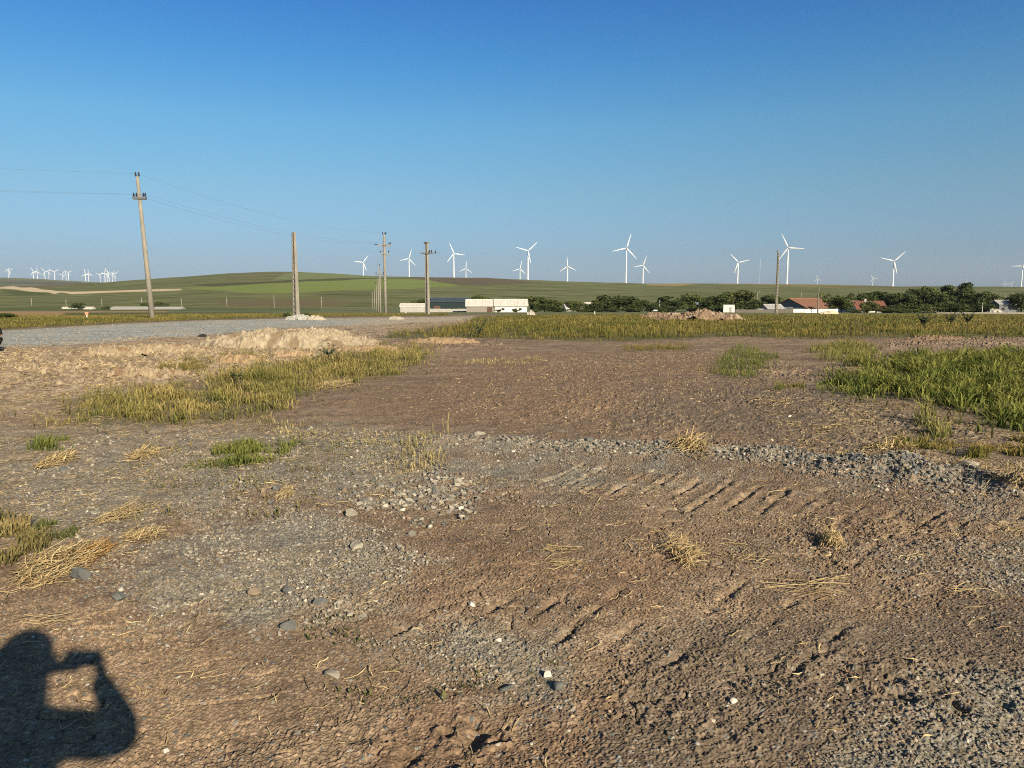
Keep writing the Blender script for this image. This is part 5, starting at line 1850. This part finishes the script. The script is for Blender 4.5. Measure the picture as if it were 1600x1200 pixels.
for i, (u, v, wpx, hpx, n, top, l0, l1, lab) in enumerate(STRAW):
    cx, cy = hit(u, v)
    _, ya = hit(u, v + hpx / 2)
    _, yb = hit(u, v - hpx / 2)
    rx = wpx / 2 / F * cy
    g = np.random.default_rng(700 + i)
    dirs = None if n > 30 else .1
    V, fs, T = ribbons(g, int(n * 2.1) if n > 30 else n, cx, cy, rx * .66, abs(yb - ya) / 2, top * 1.2, l0 * .7, l1 * (.6 if n > 30 else .9), .0021 if cy < 7 else .004, dirs, .7 if n > 30 else .3)
    zc = hz(cx, cy)
    if "orange" in lab:
        T = T * np.array((.85, .68, .5))
    me = np_mesh("straw_clump", V - np.array((cx, cy, zc)), fs, {"tint": T}, False)
    me.materials.append(M["straw"])
    o = bpy.data.objects.new("straw_clump", me)
    link(o)
    o.location = (cx, cy, zc)
    tag(o, lab, "straw", "straw wads on the bare ground")

g = np.random.default_rng(800)
VV, FF, TT, off = [], [], [], 0
for poly, n, l0, l1, w_ in (([(-80, 600), (330, 660), (420, 700), (300, 800), (250, 880), (-80, 960)], 850, .05, .2, .0024),
                            ([(0, 960), (300, 880), (1600, 800), (1700, 1200), (0, 1200)], 260, .03, .14, .002),
                            ([(650, 720), (1600, 770), (1600, 900), (700, 900)], 300, .04, .16, .0022),
                            ([(1150, 620), (1500, 640), (1640, 690), (1640, 740), (1250, 712)], 900, .06, .22, .0034),
                            ([(640, 560), (1200, 550), (1300, 620), (900, 690), (560, 640)], 900, .06, .22, .0034),
                            ([(-80, 545), (320, 545), (560, 560), (330, 600), (60, 640), (-80, 640)], 1600, .1, .35, .0065),
                            ([(330, 660), (720, 690), (620, 790), (300, 780)], 350, .05, .2, .0026)):
    P_ = scatter(poly, int(n * 1.7), 810 + off % 97, .1, .8, cs=.7)
    V, fs, T = ribbons(g, len(P_), 0, 0, 1e-6, 1e-6, .004, l0, l1, w_)
    # carry every ribbon to its own spot and lay it on the ground there
    V = V.reshape(len(P_), 10, 3)
    zz0 = V[:, :, 2] - V[:, :, 2].min(1)[:, None]
    V[:, :, 0] += P_[:, None, 0]
    V[:, :, 1] += P_[:, None, 1]
    gz = hfull(V[:, :, 0].ravel(), V[:, :, 1].ravel()).reshape(len(P_), 10)
    V[:, :, 2] = np.maximum(gz, gz.mean(1)[:, None]) + .004 + np.minimum(zz0, .01)
    VV.append(V.reshape(-1, 3))
    FF.append(fs + off)
    TT.append(T)
    off += len(P_) * 10
me = np_mesh("straw_litter", np.concatenate(VV), np.concatenate(FF), {"tint": np.concatenate(TT)}, False)
me.materials.append(M["straw"])
o = bpy.data.objects.new("straw_litter", me)
link(o)
tag(o, "loose straws strewn thinly over the whole bare plot", "straw", None, "stuff")


# ------------------------------------------------------------------ stones
def stone_mesh(n, seed, flat=.7):
    g = random.Random(seed)
    import bmesh
    bm = bmesh.new()
    bmesh.ops.create_icosphere(bm, subdivisions=n, radius=1)
    pl = [(Vector((g.gauss(0, 1), g.gauss(0, 1), g.gauss(0, 1))).normalized(), g.uniform(.32, .75)) for _ in range(9)]
    for v in bm.verts:
        c = v.co.copy()
        for nn, dd in pl:
            k = c.dot(nn)
            if k > dd:
                c -= nn * (k - dd)
        v.co = Vector((c.x * g.uniform(.97, 1.03), c.y * g.uniform(.97, 1.03), c.z * flat))
    vs = np.array([v.co[:] for v in bm.verts])
    bm.faces.ensure_lookup_table()
    fs = np.array([[v.index for v in f.verts] for f in bm.faces])
    bm.free()
    return vs, fs


SHAPES = [stone_mesh(1, 900 + i, random.uniform(.5, .9)) for i in range(10)]
STONE_COLS = np.array([(0.20, 0.185, 0.155), (0.27, 0.245, 0.195), (0.135, 0.135, 0.125), (0.34, 0.30, 0.235), (0.24, 0.185, 0.13), (0.46, 0.42, 0.34)])


def stones(name, groups, label, seed, cols=None):
    cols = STONE_COLS if cols is None else cols
    g = np.random.default_rng(seed)
    VV, FF, TT, off = [], [], [], 0
    for P_, s0, s1, pw, colw in groups:
        n = len(P_)
        s = s0 + (s1 - s0) * g.uniform(0, 1, n) ** pw
        z = hfull(P_[:, 0], P_[:, 1]) + s * .22
        rot = g.uniform(0, 2 * np.pi, n)
        tl = g.normal(0, .35, n)
        si = g.integers(0, len(SHAPES), n)
        ci = g.choice(len(cols), n, p=np.array(colw) / sum(colw))
        sx = g.uniform(.75, 1.35, n)
        for k, (vs, fs) in enumerate(SHAPES):
            j = np.where(si == k)[0]
            if not len(j):
                continue
            v = np.repeat(vs[None], len(j), 0) * s[j][:, None, None]
            v[:, :, 0] *= sx[j][:, None]
            c, sn = np.cos(tl[j])[:, None], np.sin(tl[j])[:, None]
            v[:, :, 0], v[:, :, 2] = v[:, :, 0] * c - v[:, :, 2] * sn, v[:, :, 0] * sn + v[:, :, 2] * c
            c, sn = np.cos(rot[j])[:, None], np.sin(rot[j])[:, None]
            v[:, :, 0], v[:, :, 1] = v[:, :, 0] * c - v[:, :, 1] * sn, v[:, :, 0] * sn + v[:, :, 1] * c
            v += np.stack([P_[j, 0], P_[j, 1], z[j]], 1)[:, None]
            VV.append(v.reshape(-1, 3))
            FF.append((fs[None] + (np.arange(len(j)) * len(vs))[:, None, None]).reshape(-1, 3) + off)
            TT.append(np.repeat(cols[ci[j]] * g.uniform(.75, 1.2, len(j))[:, None], len(vs), 0))
            off += len(j) * len(vs)
    me = np_mesh(name, np.concatenate(VV), np.concatenate(FF), {"tint": np.concatenate(TT)}, False)
    me.materials.append(M["stone"])
    o = bpy.data.objects.new(name, me)
    link(o)
    return tag(o, label, "gravel", None, "stuff")


CW = (3, 3, 1.6, 2, 2, .6)
gr = []
gr.append((scatter(GRAVEL[0], 11000, 41, .4, .9, cs=.8), .003, .024, 4.5, CW))
gr.append((scatter(GRAVEL[1], 9500, 42, .3, .9, cs=.5), .002, .018, 4.5, CW))
gr.append((scatter(GRAVEL[2], 2600, 43, .2, .9, cs=.5), .002, .015, 4.0, CW))
gr.append((scatter(GRAVEL[3], 1500, 44, .1, .7, cs=.3), .002, .012, 3.0, CW))
gr.append((scatter(GRAVEL[4], 1300, 45, .1, .6, cs=.3), .002, .013, 3.0, CW))
gr.append((scatter([(0, 960), (300, 860), (1000, 780), (1600, 840), (1700, 1230), (-60, 1230)], 3600, 46, 0, .5, cs=.6), .0015, .011, 4.0, (2, 2, 1, 2, 4, .7)))
gr.append((scatter([(500, 790), (540, 760), (660, 720), (760, 740), (760, 800), (660, 830)], 900, 47, .1, .5, cs=.3), .006, .04, 2.4, CW))
gr.append((scatter([(520, 880), (540, 838), (640, 850), (720, 880), (640, 910)], 420, 48, .1, .5, cs=.3), .005, .02, 2.2, (2, 3, 1, 3, 2, 1.2)))
gr.append((scatter([(640, 640), (900, 560), (1250, 560), (1400, 690), (1000, 690)], 900, 49, .1, .6, cs=.8), .008, .03, 3.0, (1, 2, .6, 2, 5, .8)))
# along the stone ridge
g = np.random.default_rng(850)
t = g.uniform(0, 1, 6500) ** .75
ii = np.minimum((t * (len(_wr) - 1)).astype(int), len(_wr) - 2)
ff = t * (len(_wr) - 1) - ii
W_ = np.array(_wr)
P_ = W_[ii] * (1 - ff[:, None]) + W_[ii + 1] * ff[:, None] + g.normal(0, .2, (len(t), 2))
gr.append((P_, .004, .034, 3.2, (4, 2.5, 3, 1.2, 2.4, .4)))
kk = (P_[:, 0] > hit(1225, 725)[0]) & (P_[:, 0] < hit(1440, 742)[0])
STONE_COLS = np.concatenate([STONE_COLS, [(0.115, 0.122, 0.122), (0.165, 0.172, 0.168)]])
gr = [(a, b, c, d, tuple(e) + (0, 0)) for a, b, c, d, e in gr]
gr.append((P_[kk] + g.normal(0, .06, (kk.sum(), 2)), .004, .032, 3.0, (0, 0, 1, 0, .8, .1, 4, 2)))
stones("loose_gravel", gr, "loose grey and tan gravel strewn over the bare plot and along its stone ridge", 860)
SOILC = np.array([(0.19, 0.135, 0.088), (0.26, 0.19, 0.125), (0.15, 0.11, 0.078), (0.32, 0.245, 0.165)])
g3 = [(scatter([(-80, 940), (300, 880), (1000, 760), (1700, 800), (1750, 1240), (-100, 1240)], 26000, 52, 0, .8, cs=.5), .0016, .011, 4.0, (3, 3, 2, 1)),
      (scatter([(500, 790), (900, 700), (1300, 730), (1700, 800), (1700, 960), (900, 960), (620, 880)], 9000, 53, 0, .9, cs=.6), .002, .015, 4.0, (3, 3, 2, 1)),
      (scatter([(560, 660), (700, 600), (900, 550), (1250, 550), (1450, 660), (1640, 690), (1640, 740), (1250, 712), (900, 692)], 6500, 54, 0, 1.1, cs=.9), .005, .028, 3.5, (3, 3, 2, 1.4)),
      (scatter([(-100, 545), (330, 520), (560, 550), (330, 600), (60, 650), (-100, 680)], 8000, 55, 0, .7, cs=1.5), .008, .05, 3.5, (1, 3, .6, 3))]
tag(stones("soil_crumbs", g3, "brown crumbs and clods of dry soil littering the bare plot", 862, SOILC), None, "soil")
g2 = [(scatter(ROAD, 5000, 51, .2, .6, cs=1.2, falloff=40), .012, .05, 3.5, (4, 4, 2, 2, 1, .3, 0, 0))]
stones("road_stones", g2, "pale crushed stones lying on the grey road", 861)

ROCKS = [
    (735, 943, .030, 5, "round pale stone standing out alone in the brown foreground soil"),
    (371, 776, .050, 1, "grey rock, leftmost of the trio above the gravel patch"),
    (411, 768, .046, 4, "tan rock in the middle of the trio above the gravel patch"),
    (431, 765, .055, 2, "dark grey rock, rightmost of the trio above the gravel patch"),
    (424, 783, .045, 2, "flat dark rock just below the trio above the gravel patch"),
    (449, 922, .042, 2, "upright dark slate-blue rock in the foreground gravel"),
    (398, 927, .038, 4, "brown split rock left of the upright slate-blue rock"),
    (451, 983, .046, 2, "dark angular rock below the upright slate-blue rock"),
    (503, 944, .042, 2, "flat dark blue rock right of the upright slate-blue rock"),
    (528, 945, .026, 3, "pale stone beside the flat dark blue rock"),
    (546, 961, .030, 3, "pale cream stone, left of the foreground pair"),
    (566, 964, .032, 1, "pale grey stone, right of the foreground pair"),
    (520, 1056, .042, 1, "grey rock with a pale face low in the left foreground"),
    (126, 906, .070, 2, "flat blue-grey rock at the front of the largest straw heap"),
    (189, 941, .040, 2, "blue-grey flat stone right of the largest straw heap"),
    (189, 925, .026, 5, "white stone behind the blue-grey flat stone"),
    (872, 1072, .036, 2, "dark greenish stone at the bottom centre"),
    (856, 1056, .022, 5, "white chip beside the dark greenish stone"),
    (792, 1074, .030, 2, "flat grey-green stone left of the white chip"),
    (779, 999, .018, 5, "small white stone below the round pale one"),
    (558, 853, .050, 3, "pale block at the head of the gravel patch's stone strip"),
    (98, 735, .075, 2, "dark grey rock beside the straw wisp at the far left"),
    (365, 795, .03, 3, "pale stone left above the gravel patch"),
    (752, 686, .10, 1, "largest grey rock at the left end of the stone ridge"),
    (918, 696, .07, 2, "blue-grey rock on the stone ridge left of the straw bunch"),
    (1510, 738, .10, 3, "pale block on the stone ridge near the right edge"),
    (316, 526, .17, 2, "black boulder at the left foot of the wide dirt mound"),
    (118, 1026, .022, 1, "grey stone inside the photographer's shadow"),
    (260, 1168, .014, 5, "small white pebble right of the shadow's foot"),
    (1145, 1098, .018, 5, "white pebble in the dark soil at the lower right"),
    (712, 752, .05, 3, "pale stone in the centre gravel below the dry stalks"),
    (548, 800, .055, 1, "grey rock at the edge of the reddish soil left of centre"),
]
for i, (u, v, s, ci, lab) in enumerate(ROCKS):
    x, y = hit(u, v)
    vs, fs = stone_mesh(2, 950 + i, .62 if ci != 5 else .8)
    g = np.random.default_rng(950 + i)
    vs = vs * s * np.array((g.uniform(.9, 1.3), g.uniform(.8, 1.1), 1.0))
    vs = vs * (1 + .03 * g.normal(size=(len(vs), 1)))
    col = np.array((0.03, 0.03, 0.033) if "black" in lab else ((0.62, 0.57, 0.48) if ci == 5 else STONE_COLS[ci]))
    me = np_mesh("rock", vs, fs, {"tint": np.repeat(col[None], len(vs), 0) * g.uniform(.85, 1.12, (len(vs), 1))}, False)
    me.materials.append(M["stone"])
    o = bpy.data.objects.new("rock", me)
    link(o)
    o.location = (x, y, hz(x, y) + s * .30)
    o.rotation_euler = (g.normal(0, .25), g.normal(0, .25), g.uniform(0, 6.28))
    tag(o, lab, "rock", "larger rocks on the bare ground")


# ------------------------------------------------------------------ weeds
def weed(u, v, hgt, label, kind, seed):
    x, y = hit(u, v)
    q = empty("thistle" if kind == "thistle" else "weed", (x, y, hz(x, y) - .01), 0, label, "weed", "tall weeds" if kind != "thistle" else "thistles")
    g = random.Random(seed)
    stem = MB()
    LV, LF, LT = [], [], []

    def leaf(p, d, L, W, c):
        d = Vector(d).normalized()
        s = d.cross(Vector((g.gauss(0, .3), g.gauss(0, .3), 1))).normalized()
        o = len(LV)
        n_ = 4
        pts = []
        for i in range(n_ + 1):
            t = i / n_
            c_ = Vector(p) + d * L * t + Vector((0, 0, -.35 * L * t * t))
            ww = W * math.sin(math.pi * min(1, .12 + t * .88)) * (1.0 if i % 2 else .6)
            pts += [c_ - s * ww, c_ + s * ww]
        LV.extend([tuple(a) for a in pts])
        for i in range(n_):
            LF.append((o + 2 * i, o + 2 * i + 1, o + 2 * i + 3, o + 2 * i + 2))
        LT.extend([c] * len(pts))
    stems = [((0, 0, 0), (g.uniform(-.08, .08) * hgt, g.uniform(-.08, .08) * hgt, hgt))]
    if kind == "thistle":
        for k in range(7):
            a = g.uniform(0, 6.28)
            stems.append(((0, 0, hgt * g.uniform(.1, .35)), (math.cos(a) * hgt * g.uniform(.3, .75), math.sin(a) * hgt * .5, hgt * g.uniform(.6, 1.0))))
    else:
        for k in range(3):
            a = g.uniform(0, 6.28)
            stems.append(((0, 0, hgt * g.uniform(.0, .2)), (math.cos(a) * hgt * .22, math.sin(a) * hgt * .2, hgt * g.uniform(.4, .7))))
    for a, b in stems:
        A_, B_ = Vector(a), Vector(b)
        mid = A_.lerp(B_, .5) + Vector((g.gauss(0, .04) * hgt, g.gauss(0, .04) * hgt, 0))
        stem.tube([A_, mid, B_], [.03 * hgt, .022 * hgt, .012 * hgt], 5)
        n_ = 20 if kind == "thistle" else 22
        for i in range(n_):
            t = g.uniform(.08, 1)
            p = A_.lerp(mid, t * 2) if t < .5 else mid.lerp(B_, t * 2 - 1)
            an = g.uniform(0, 6.28)
            c = (np.array((0.062, 0.088, 0.060)) if kind == "thistle" else np.array((0.028, 0.055, 0.016))) * g.uniform(.7, 1.7)
            leaf(p, (math.cos(an), math.sin(an), g.uniform(.1, .9)), hgt * g.uniform(.12, .24) * (1.1 - .5 * t), hgt * (.055 if kind == "thistle" else .045), tuple(c))
    stem.build("stem", M["bark"] if kind != "thistle" else M["stemgreen"], q, True)
    me = np_mesh("leaves", np.array(LV), np.array(LF), {"tint": np.array(LT)}, True)
    me.materials.append(M["thistle"])
    link(bpy.data.objects.new("leaves", me), q)


M["stemgreen"] = noise_mat("grey_green_stem", (0.05, 0.065, 0.035), (0.09, 0.105, 0.06), 10, 3, .8)
weed(369, 606, .46, "tall dark leafy weed rising from the yellow grass patch", "leafy", 1)
weed(402, 604, .22, "small leafy weed right of the tall dark one", "leafy", 2)
weed(514, 562, .42, "grey-green weed on the clods right of the mound", "thistle", 3)
weed(525, 565, .3, "smaller grey-green weed touching the one right of the mound", "thistle", 13)
weed(1443, 512, 1.0, "branching thistle, leftmost of the three in the right field", "thistle", 4)
weed(1484, 508, 1.0, "dense dark thistle, middle of the three in the right field", "thistle", 5)
weed(1511, 507, .95, "dark thistle, rightmost of the three in the right field", "thistle", 6)
weed(748, 527, .75, "dark bushy weed at the grass corner by the pale lane", "thistle", 7)
weed(1330, 527, .5, "low dark weed at the field grass edge right of centre", "leafy", 8)


# ------------------------------------------------------------------ people
def skin_obj(name, chains, m, parent, sub=2, root=0):
    """chains: list of lists of (x, y, z, r); equal points are merged"""
    vs, es, rs, key = [], [], [], {}
    for ch in chains:
        last = None
        for (x, y, z, r) in ch:
            k = (round(x, 4), round(y, 4), round(z, 4))
            if k not in key:
                key[k] = len(vs)
                vs.append((x, y, z))
                rs.append(r)
            i = key[k]
            if last is not None and last != i:
                es.append((last, i))
            last = i
    me = bpy.data.meshes.new(name)
    me.from_pydata(vs, es, [])
    o = bpy.data.objects.new(name, me)
    link(o, parent)
    o.modifiers.new("skin", 'SKIN').use_smooth_shade = True
    for i, r in enumerate(rs):
        sv = me.skin_vertices[0].data[i]
        sv.radius = (r, r) if not isinstance(r, tuple) else r
        sv.use_root = i == root
    sm = o.modifiers.new("smooth", 'SUBSURF')
    sm.levels = sm.render_levels = sub
    me.materials.append(m)
    return o


def head(parent, c, face, r=.105, hair=True, long=False):
    """c: head centre; face: horizontal angle the face looks to (radians from +Y, clockwise)"""
    f = Vector((math.sin(face), math.cos(face), 0))
    s = Vector((math.cos(face), -math.sin(face), 0))

    def P(a, b_, z):
        return tuple(Vector(c) + s * a + f * b_ + Vector((0, 0, z)))
    mb = MB()
    mb.blob((0, 0, .015), .077, .096, .118, 20, 14)
    mb.blob((0, .025, -.055), .058, .068, .062, 14, 8)
    mb.tube([(0, .088, .025), (0, .112, -.012), (0, .098, -.026)], [.009, .016, .009], 8)
    for k in (-1, 1):
        mb.blob((k * .079, -.005, .0), .010, .02, .032, 8, 6)
    mb.tube([(-.024, .088, -.058), (0, .096, -.056), (.024, .088, -.058)], [.004, .008, .004], 6)
    h = mb.build("head", M["skin"], parent, True)
    h.location = c
    h.rotation_euler = (0, 0, -face)
    for k in (-1, 1):
        MB().blob((k * .031, .084, .022), .013, .010, .008, 10, 6).build("eye", M["white_paint"], h, True)
    if hair:
        mb = MB()
        mb.blob((0, -.022, .035), .112, .118, .118, 18, 12)
        if long:
            mb.tube([(0, -.06, .02), (0, -.075, -.08), (0, -.06, -.2)], [.12, .13, .115], 12)
        else:
            mb.tube([(0, -.05, .02), (0, -.06, -.06)], [.088, .06], 12)
        mb.build("hair", M["hair"], h, True)
    return h


def hand(chains, wrist, d, up, curl, L=.095, side=1):
    """palm and five fingers as chains; d points to the fingers, up across the knuckles towards the thumb"""
    d, up = Vector(d).normalized(), Vector(up).normalized()
    n = d.cross(up).normalized() * side
    w_ = Vector(wrist)
    pc = w_ + d * .055
    chains.append([(*w_, .026), (*pc, .032)])
    for i, (o_, ln) in enumerate(((.030, .8), (.010, .95), (-.011, .88), (-.030, .68))):
        k = w_ + d * .092 + up * o_
        a = k + d * .032 * ln + n * curl * .012
        b = a + (d * (1 - curl * .7) + n * curl).normalized() * .027 * ln
        e = b + (d * (1 - curl * 1.3) + n * curl).normalized() * .023 * ln
        chains.append([(*pc, .032), (*k, .0105), (*a, .0095), (*b, .0088), (*e, .0075)])
    t0 = w_ + d * .03 + up * .032
    t1 = t0 + (d * .7 + up * .7).normalized() * .035
    t2 = t1 + (d * .9 + up * .3 + n * curl * .6).normalized() * .03
    chains.append([(*pc, .032), (*t0, .014), (*t1, .0115), (*t2, .009)])


# where a shadow pixel's light crosses the upright plane y = y0
def caster(u, v, y0):
    x, y = hit(u, v)
    t = (y - y0) / LD.y
    return Vector((x - LD.x * t, y0, hb(x, y) - LD.z * t))


if "PHOTOGRAPHER":
    YB = -0.40                                         # body plane behind the phone
    hc = caster(44, 1030, YB + .02)
    q = empty("person", (hc.x, YB, 0), 0, "photographer in a navy jacket holding a phone up with both hands, casting the foreground shadow", "person")

    def L_(p):
        return (p[0] - hc.x, p[1] - YB, p[2])
    head(q, L_((hc.x, YB + .02, hc.z)), R(4), long=True)
    nx, nz = 0.0, hc.z - .14
    shz = hc.z - .27
    el = caster(205, 1150, YB + .10)                   # right elbow
    el = Vector(L_(el))
    grip_r = Vector((-hc.x + .085, -YB - .05, CAMH - .015))
    grip_l = Vector((-hc.x - .085, -YB - .05, CAMH - .015))
    wr_r = grip_r + Vector((.035, -.075, -.055))
    wr_l = grip_l + Vector((-.055, -.06, .0))
    sr = Vector((.19, 0, shz))
    sl = Vector((-.19, 0, shz))
    ell = Vector((-.25, .20, shz + .20))
    T_ = lambda v_, r: (v_.x, v_.y, v_.z, r)
    ch = [[(0, 0, .96, .155), (0, 0, 1.10, .145), (0, 0, shz - .12, .155), (0, -.005, shz - .015, .105), (0, .005, nz - .03, .058), (0, .012, nz + .06, .052)],
          [(0, -.005, shz - .015, .105), T_(sr, .08), T_(sr.lerp(el, .5), .088), T_(el, .066), T_(el.lerp(wr_r, .35), .06), T_(el.lerp(wr_r, .75), .052), T_(wr_r, .048), T_(wr_r + Vector((-.015, .03, .025)), .038)],
          [(0, -.005, shz - .015, .105), T_(sl, .08), T_(sl.lerp(ell, .5), .098), T_(ell, .07), T_(ell.lerp(wr_l, .35), .066), T_(ell.lerp(wr_l, .75), .066), T_(wr_l, .06), T_(wr_l + Vector((.015, .03, .025)), .04)],
          [(0, 0, .96, .155), (.10, 0, .88, .105), (.11, .02, .50, .075), (.12, -.01, .10, .05), (.13, .12, .045, .04)],
          [(0, 0, .96, .155), (-.10, 0, .88, .105), (-.11, .02, .50, .075), (-.12, -.01, .10, .05), (-.13, .12, .045, .04)]]
    skin_obj("body", ch, M["cloth_blue"], q)
    hs = []
    hand(hs, wr_r, (-.35, .75, .55), (0, -.55, .85), .9, side=-1)
    skin_obj("hand", hs, M["skin"], q, 1)
    hs = []
    hand(hs, wr_l, (.75, .65, .0), (0, -.2, .95), .9, side=1)
    skin_obj("hand", hs, M["skin"], q, 1)
    # the phone, held just behind the camera's lens point
    mb = MB()
    mb.box(-.082, .082, -.0055, .0055, -.041, .041)
    ph = mb.build("phone", M["phone"], None, bevel=.003)
    ph.location = (0.0, -.030, CAMH + .0)
    tag(ph, "black phone held level in the photographer's two hands", "phone")
    MB().box(-.073, .073, -.0055, -.0050, -.033, .033).build("screen", M["glass"], ph)

if "SQUATTING PERSON":
    x, y = hit(6.5, 550.5)
    sc_ = 1.0
    z = hz(x, y)
    q = empty("person", (x, y, z), 0, "person in black crouching at the left edge by the road, knee and shoe tip showing", "person")
    ch = [[(-.50, .0, .30, .135), (-.42, 0, .45, .13), (-.32, 0, .62, .135), (-.26, 0, .72, .09), (-.22, 0, .80, .055), (-.20, 0, .86, .05)],
          [(-.50, .0, .30, .135), (-.44, -.11, .30, .095), (-.22, -.12, .345, .085), (-.065, -.12, .325, .066), (-.16, -.12, .19, .05), (-.235, -.12, .08, .042)],
          [(-.50, .0, .30, .135), (-.44, .11, .30, .095), (-.25, .13, .37, .08), (-.13, .13, .36, .066), (-.22, .13, .2, .05), (-.29, .13, .08, .042)],
          [(-.26, 0, .72, .09), (-.24, -.18, .70, .062), (-.22, -.24, .50, .05), (-.12, -.16, .44, .036)],
          [(-.26, 0, .72, .09), (-.24, .18, .70, .062), (-.22, .24, .50, .05), (-.16, .16, .45, .036)]]
    skin_obj("body", ch, M["cloth_black"], q)
    for yy, ox in ((-.12, 0.0), (.13, -.055)):
        skin_obj("shoe", [[(-.27 + ox, yy, .06, .05), (-.18 + ox, yy, .055, .052), (-.09 + ox, yy, .05, .05), (-.03 + ox, yy, .04, .036)]], M["shoe_black"], q)
    hs = []
    hand(hs, (-.12, -.16, .44), (.2, .9, -.1), (.9, -.2, .1), .4)
    skin_obj("hand", hs, M["skin"], q, 1)
    hs = []
    hand(hs, (-.16, .16, .45), (.2, -.9, -.1), (.9, .2, .1), .4)
    skin_obj("hand", hs, M["skin"], q, 1)
    head(q, (-.175, 0, .99), R(90))


# ------------------------------------------------------------------ the air
hm = bpy.data.materials.new("pale_air")
hm.use_nodes = True
ht = hm.node_tree
ht.nodes.remove(ht.nodes["Principled BSDF"])
hv = ht.nodes.new("ShaderNodeVolumePrincipled")
hv.inputs["Color"].default_value = (0.86, 0.92, 1.0, 1)
hv.inputs["Density"].default_value = 4.2e-5
hv.inputs["Anisotropy"].default_value = 0.2
ht.links.new(hv.outputs[0], ht.nodes["Material Output"].inputs["Volume"])
hx = MB().box(-9300, 9300, -9300, 9300, -120, 375).build("haze", hm, None)
tag(hx, "thin pale air over the whole plain", "haze", None, "stuff")
